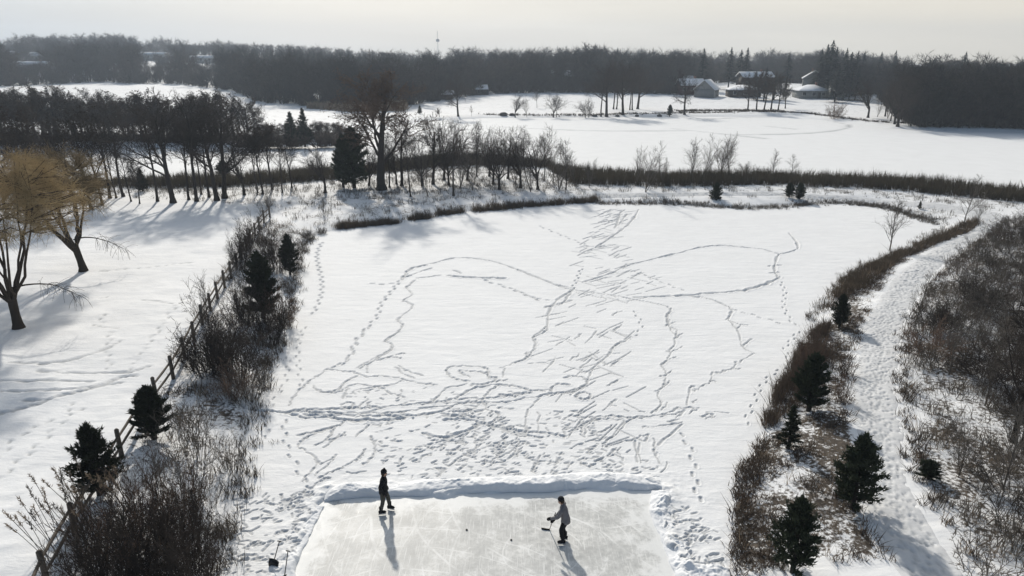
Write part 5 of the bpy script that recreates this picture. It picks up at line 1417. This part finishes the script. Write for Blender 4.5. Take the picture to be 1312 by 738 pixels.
# ------------------------------------------------------------------ the woods all along the horizon
def far_tree_arrays(seed, H=15., evergreen=False, dense=1.0, bush=False):
    r = np.random.default_rng(seed); Vs, Fs, n0 = [], [], 0
    def add(V, F):
        nonlocal n0
        Vs.append(V); Fs.append(F + n0); n0 += len(V)
    if evergreen:
        V, F = frusta([(0, 0, -.5)], [(0, 0, H*.9)], [.22], [.05], 4); add(V, np.vstack([F[:, :3], F[:, [0, 2, 3]]]))
        n = 420; t = r.random(n)**.8; rr = (1-t)**.9*H*.21*r.uniform(.5, 1.1, n) + .05; a = r.uniform(0, 6.28, n); rr = rr*(1 - .13*np.sin(t*40))
        P = np.stack([np.cos(a)*rr*.35, np.sin(a)*rr*.35, H*(.12+.86*t)], 1); D = np.stack([np.cos(a)*rr*.9, np.sin(a)*rr*.9, r.normal(-.25, .3, n)], 1)
        w = np.cross(D, [0, 0, 1.]); w /= np.linalg.norm(w, axis=1, keepdims=True); w *= ((.08 + .5*(1-t))*r.uniform(.5, 1.2, n))[:, None]
        V = np.stack([P - w, P + w, P + D], 1).reshape(-1, 3); add(V, np.arange(n)[:, None]*3 + np.arange(3)[None, :])
    elif bush:
        n = 110; a = r.uniform(0, 6.28, n); rad = np.sqrt(r.random(n))*1.4; P = np.stack([np.cos(a)*rad*.6, np.sin(a)*rad*.6, r.uniform(-.2, H*.55, n)], 1)
        D = np.stack([np.cos(a)*rad*.6 + r.normal(0, .4, n), np.sin(a)*rad*.6 + r.normal(0, .4, n), r.uniform(1, H*.45, n)], 1)
        w = np.cross(D, r.normal(0, 1, (n, 3))); w /= np.linalg.norm(w, axis=1, keepdims=True); w *= .09
        V = np.stack([P - w, P + w, P + D], 1).reshape(-1, 3); add(V, np.arange(n)[:, None]*3 + np.arange(3)[None, :])
    else:
        c = [dict(n=4, jit=.05, up=.05, kids=9, span=(.16, 1.), ang=(28, 58), len=.5, rad=.5, tip=.3, shape=lambda t: 1.1 - .5*t), dict(n=2, jit=.12, up=.1, kids=8, span=(.2, 1.), ang=(25, 55), len=.5, rad=.5, rmin=.05, flat=1),
             dict(n=1, jit=.15, up=.08, kids=int(7*dense), span=(.1, 1.), ang=(25, 60), len=.6, rad=.5, rmin=.04), dict(n=1, jit=.2, up=.04, kids=0, span=(0, 1), ang=(0, 0), len=0, rad=0, rmin=.03)]
        out = [[] for _ in c]; grow(out, np.array([0, 0, -.5]), np.array([0, 0, 1.]), H*.74, .26, 0, c, r)
        for l, k in ((0, 4), (1, 3), (2, 3)):
            s = out[l]; V, F = frusta([a[0] for a in s], [a[1] for a in s], [a[2] for a in s], [a[3] for a in s], k); add(V, np.vstack([F[:, :3], F[:, [0, 2, 3]]]))
        s = out[3]; A = np.array([a[0] for a in s]); B = np.array([a[1] for a in s]); w = np.cross(B-A, r.normal(0, 1, A.shape)); w /= np.linalg.norm(w, axis=1, keepdims=True); w *= .055
        V = np.stack([A - w, A + w, B + (B-A)*.3], 1).reshape(-1, 3); add(V, np.arange(len(A))[:, None]*3 + np.arange(3)[None, :])
    V = np.concatenate(Vs); return V/np.array([1, 1, V[:, 2].max()/H]), np.concatenate(Fs), H
FT = [far_tree_arrays(200+i) for i in range(4)]; FE = [far_tree_arrays(210+i, evergreen=True) for i in range(2)]
FB = [far_tree_arrays(230+i, H=6., bush=True) for i in range(3)]
FTm = [mesh_np('woods_tree', v, f, M['farwood']) for v, f, h in FT]; FEm = [mesh_np('woods_evergreen', v, f, M['spruce']) for v, f, h in FE]

EDGEPX = np.array([(-500,113),(-200,112),(0,111),(110,106),(230,108),(300,117),(330,131),(440,140),(520,136),(545,132),(600,123),(640,120),(700,119),(760,119),(860,121),(900,108),(960,104),(1060,109),(1080,120),(1120,122),(1150,152),(1170,163),(1312,166),(1500,170),(1900,180)], float)
TOPPX = np.array([(-500,40),(0,43),(60,43),(130,39),(180,46),(250,55),(330,58),(400,63),(480,66),(560,66),(600,63),(700,59),(760,54),(800,60),(900,63),(960,66),(1000,66),(1050,64),(1100,69),(1150,70),(1200,71),(1312,69),(1900,69)], float)
def woods():
    r = np.random.default_rng(77)
    # edge trees: individuals
    pxs = np.sort(np.concatenate([r.uniform(-80, 1140, 105), r.uniform(1140, 1420, 75)])); edge = []
    ex, ey, ez = G(pxs, np.interp(pxs, EDGEPX[:, 0], EDGEPX[:, 1]))
    for i, px in enumerate(pxs):
        x, y = ex[i], ey[i]; k = 1 + abs(r.normal(0, .035)); x, y = x*k, y*k; z = float(hgt(np.array([x]), np.array([y]))[0])
        right = px > 1140
        ty = np.interp(px, TOPPX[:, 0], TOPPX[:, 1]) + (r.uniform(0, 22) if not right else r.uniform(2, 24))
        H = min(max(7., top_h(x, y, z, ty)), 19)
        if min(abs(px-q) for q in (203, 215, 191, 266, 22, 55, 40)) < 9: H = min(H, max(5, top_h(x, y, z, r.uniform(78, 90))))
        j = int(r.integers(0, 4))
        o = obj('woods_tree', FTm[j]); o.location = (x, y, z); o.rotation_euler = (0, 0, r.uniform(0, 6.28)); o.scale = (H/15*1.1, H/15*1.1, H/15)
        if right: tag(o, 'bare dark tree at the edge of the woods right of the lake', 'tree', 'edge trees of the right lakeside woods')
        elif px < 540: tag(o, 'bare grey tree at the foot of the wooded hill on the left', 'tree', 'edge trees of the wooded hill')
        else: tag(o, 'bare grey tree at the edge of the woods behind the far shore', 'tree', 'edge trees of the far shore woods')
    # single conifers that stand out against the sky
    for i, (px, dist, ty) in enumerate([(1066,262,51),(1060,270,56),(1085,275,61),(1053,280,62),(937,300,60),(958,300,60),(950,310,63),(902,290,61),(1108,300,66),(1148,310,64),(1012,300,67),(985,245,86),(972,250,90),(998,250,92),(1078,240,90),(1096,245,95),(160,345,94),(1072,268,60),(1092,262,66),(1100,272,64),(1062,285,68),(1078,252,80),(1104,248,84),(1056,262,78),(1088,250,76),(1130,330,66),(1238,300,66)]):
        dx, dy, _ = ray(px, 70); y = dist; x = float(dx/dy*y); z = float(hgt(np.array([x]), np.array([y]))[0]); H = top_h(x, y, z, ty)
        o = obj('spruce', FEm[i % 2]); o.location = (x, y, z); o.rotation_euler = (0, 0, i*1.3); wd = H/15*r.uniform(1.5, 2.3); o.scale = (wd, wd, H/15)
        tag(o, ['tallest dark spruce above the woods skyline right of the houses'][0] if i == 0 else ('dark spruce alone below the wooded hill at left' if px == 160 else 'dark spruce among the bare woods near the far houses, one of several alike'), 'tree', 'spruces near the far houses' if i and px != 160 else None)
    for i, (px, py, ty) in enumerate([(958,141,92),(969,142,88),(979,141,86),(988,140,90),(997,141,95),(1006,139,98)]):
        x, y, z = Gp(px, py); place_tree('yard_tree', DENSE[i % 3], x, y, z, top_h(x, y, z, ty), i*1.1, f"{nth(i)} from the left of the dark trees in front of the far houses", 'dark yard trees before the far houses', 'tree', .8)
    # the rest reads as one mass
    Vs, Fs, n0 = [], [], 0
    def addtree(arr, x, y, z, H, w):
        nonlocal n0
        V, F, h = arr; a = r.uniform(0, 6.28); s = H/h; c, si = math.cos(a)*s*w, math.sin(a)*s*w
        Q = np.stack([V[:, 0]*c - V[:, 1]*si + x, V[:, 0]*si + V[:, 1]*c + y, V[:, 2]*s + z], 1)
        Vs.append(Q.astype(np.float32)); Fs.append(F + n0); n0 += len(Q)
    n = 5000; px = r.uniform(-330, 1700, n); pj = np.where(px > 1080, px - np.abs(r.normal(0, 9, n)), px); ex, ey, ez = G(px, np.interp(pj, EDGEPX[:, 0], EDGEPX[:, 1]))
    depth = r.random(n)**1.15; depth = np.where(px > 1140, depth*200 + 3, np.where(px < 540, depth*430 + 6, depth*300 + 5))
    f = (ey + depth)/ey; X, Y = ex*f, ey*f; Zg = hgt(X, Y)
    keep = np.ones(n, bool); low = np.zeros(n, bool)
    # leave yards open in front of the houses
    yard = (px > 870) & (px < 1125) & (Y < 262); keep &= ~yard | (r.random(n) < .1)
    for (hp, hd, hw) in ((203,520,13),(266,500,10),(22,520,6),(55,505,5),(47,430,11),(720,330,6),(906,262,6),(884,274,6),(953,262,8),(966,288,8),(1039,258,8),(1042,282,7)):
        dx, dy, _ = ray(hp, 110); hx = dx/dy*hd; hid = (np.abs(X/Y*hd - hx) < hw) & (Y < hd + 8)
        if hd > 400: low |= hid; keep &= ~(hid & (Y > hd - 12))
        else: keep &= ~(hid & (Y > hd - 22))
    for i in np.flatnonzero(keep):
        tgt = np.interp(px[i], TOPPX[:, 0], TOPPX[:, 1]) + (r.uniform(-8, 2) if r.random() < .17 else r.uniform(1, 22)) + 6*float(fbm(px[i:i+1], 0*px[i:i+1], 24., 5)[0]); Hh = top_h(X[i], Y[i], Zg[i], tgt)
        H = float(np.clip(Hh, 10, 20))*(r.uniform(.88, 1.0) if px[i] < 1120 else r.uniform(.68, 1.06))
        if low[i]: H = float(np.clip(top_h(X[i], Y[i], Zg[i], r.uniform(77, 92)), 4, H))
        ev = r.random() < (.22 if 880 < px[i] < 1140 else .05)
        addtree(FT[int(r.integers(0, 4))], X[i], Y[i], Zg[i], H, r.uniform(.9, 1.35))
    m = 4200; px = r.uniform(-330, 1700, m); ex, ey, ez = G(px, np.interp(px, EDGEPX[:, 0], EDGEPX[:, 1])); depth = np.where(px < 540, 300, 120)*r.random(m)**1.8 + .5
    f = (ey + depth)/ey; X, Y = ex*f, ey*f; Zg = hgt(X, Y)
    for i in range(m):   # scrub under the trees
        if 870 < px[i] < 1125 and Y[i] < 268 and r.random() < .93: continue
        addtree(FB[i % 3], X[i], Y[i], Zg[i], r.uniform(3, 7.5), r.uniform(.9, 1.6))
    o = obj('distant_woods', mesh_np('distant_woods', np.concatenate(Vs), np.concatenate(Fs), M['farwood']))
    tag(o, 'grey bare woods filling the horizon behind the lake', 'woods', None, 'stuff')
woods()
VEIL, EXPO = 8.75, 0.045
# ------------------------------------------------------------------ air, sky, sun, camera
SUN_AZ, SUN_EL = R(-15.5), R(31)
def haze():
    g = Geo(); g.box((0, 560, 29.5), (2440, 1290, 65)); 
    def f(nt, bs):
        nt.nodes.remove(bs)
        v = nt.nodes.new('ShaderNodeVolumePrincipled')
        v.inputs['Color'].default_value = (.72, .84, 1.0, 1); v.inputs['Density'].default_value = HAZE_D
        v.inputs['Anisotropy'].default_value = .3
        nt.links.new(v.outputs[0], nt.nodes['Material Output'].inputs['Volume'])
    m = mat('haze_air', f)
    o = g.build('haze', m); o['kind'] = 'stuff'
HAZE_D = .00042
haze()

w = bpy.data.worlds.new('World'); SC.world = w; w.use_nodes = True
nt = w.node_tree; bg = nt.nodes['Background']
sky = nt.nodes.new('ShaderNodeTexSky'); sky.sky_type = 'NISHITA'; sky.sun_disc = False
sky.sun_elevation = SUN_EL; sky.sun_rotation = SUN_AZ
sky.air_density = 1.2; sky.dust_density = 3.0
tc = nt.nodes.new('ShaderNodeTexCoord'); sx = nt.nodes.new('ShaderNodeSeparateXYZ')
nt.links.new(tc.outputs['Generated'], sx.inputs[0])
# thin high overcast: brightest round the sun's side of the sky, blue-grey to the left, creamier to the right,
# and clear darker blue behind
warm = mth(nt, 'MULTIPLY', mth(nt, 'ADD', sx.outputs['X'], .62), .85, clamp=True)
veil = mix(nt, warm, (.715, .805, .895), (1.02, .955, .83))
mp = nt.nodes.new('ShaderNodeMapping'); mp.inputs['Scale'].default_value = (2.0, 2.0, 22.0)
nt.links.new(tc.outputs['Generated'], mp.inputs['Vector'])
cn = N(nt, 'ShaderNodeTexNoise', Scale=1.6, Detail=5.0, Roughness=.55); nt.links.new(mp.outputs[0], cn.inputs['Vector'])
streak = ramp(nt, cn.outputs['Fac'], [(.3, (.94, .94, .945)), (.7, (1.05, 1.045, 1.04))])
mul = nt.nodes.new('ShaderNodeMix'); mul.data_type = 'RGBA'; mul.blend_type = 'MULTIPLY'; mul.inputs[0].default_value = 1
nt.links.new(veil, mul.inputs[6]); nt.links.new(streak, mul.inputs[7])
sc_ = nt.nodes.new('ShaderNodeVectorMath'); sc_.operation = 'SCALE'; sc_.inputs['Scale'].default_value = VEIL
nt.links.new(mul.outputs[2], sc_.inputs[0])
back = nt.nodes.new('ShaderNodeMapRange'); back.interpolation_type = 'SMOOTHSTEP'
nt.links.new(sx.outputs['Y'], back.inputs[0]); back.inputs[1].default_value = -.1; back.inputs[2].default_value = .7
blue = nt.nodes.new('ShaderNodeVectorMath'); blue.operation = 'SCALE'; blue.inputs['Scale'].default_value = VEIL*.30
blue.inputs[0].default_value = (.46, .68, 1.0)
vb = mix(nt, back.outputs[0], blue.outputs[0], sc_.outputs[0])
col = mix(nt, .86, sky.outputs['Color'], vb)
nt.links.new(col, bg.inputs['Color']); bg.inputs['Strength'].default_value = .10

sd = bpy.data.lights.new('sun', 'SUN'); sd.energy = 3.6; sd.angle = R(2.0); sd.color = (1, .94, .84)
so = bpy.data.objects.new('sun', sd); COL.objects.link(so)
to_sun = Vector((math.sin(SUN_AZ)*math.cos(SUN_EL), math.cos(SUN_AZ)*math.cos(SUN_EL), math.sin(SUN_EL)))
so.rotation_euler = to_sun.to_track_quat('Z', 'Y').to_euler(); so.location = (-60, 200, 120)

cam = bpy.data.cameras.new('camera'); co = bpy.data.objects.new('camera', cam); COL.objects.link(co)
cam.sensor_width = 36; cam.lens = 36*FPX/PW; cam.clip_end = 6000; cam.clip_start = .5
co.location = (0, 0, CAMH); co.rotation_euler = (R(90) - PITCH, 0, 0); SC.camera = co
SC.view_settings.view_transform = 'Standard'; SC.view_settings.look = 'None'
SC.view_settings.exposure = EXPO; SC.view_settings.gamma = 1; SC.view_settings.use_curve_mapping = False
SC.cycles.max_bounces = 6; SC.cycles.volume_bounces = 0; SC.cycles.diffuse_bounces = 2; SC.cycles.glossy_bounces = 2
SC.cycles.transparent_max_bounces = 4; SC.cycles.use_denoising = True
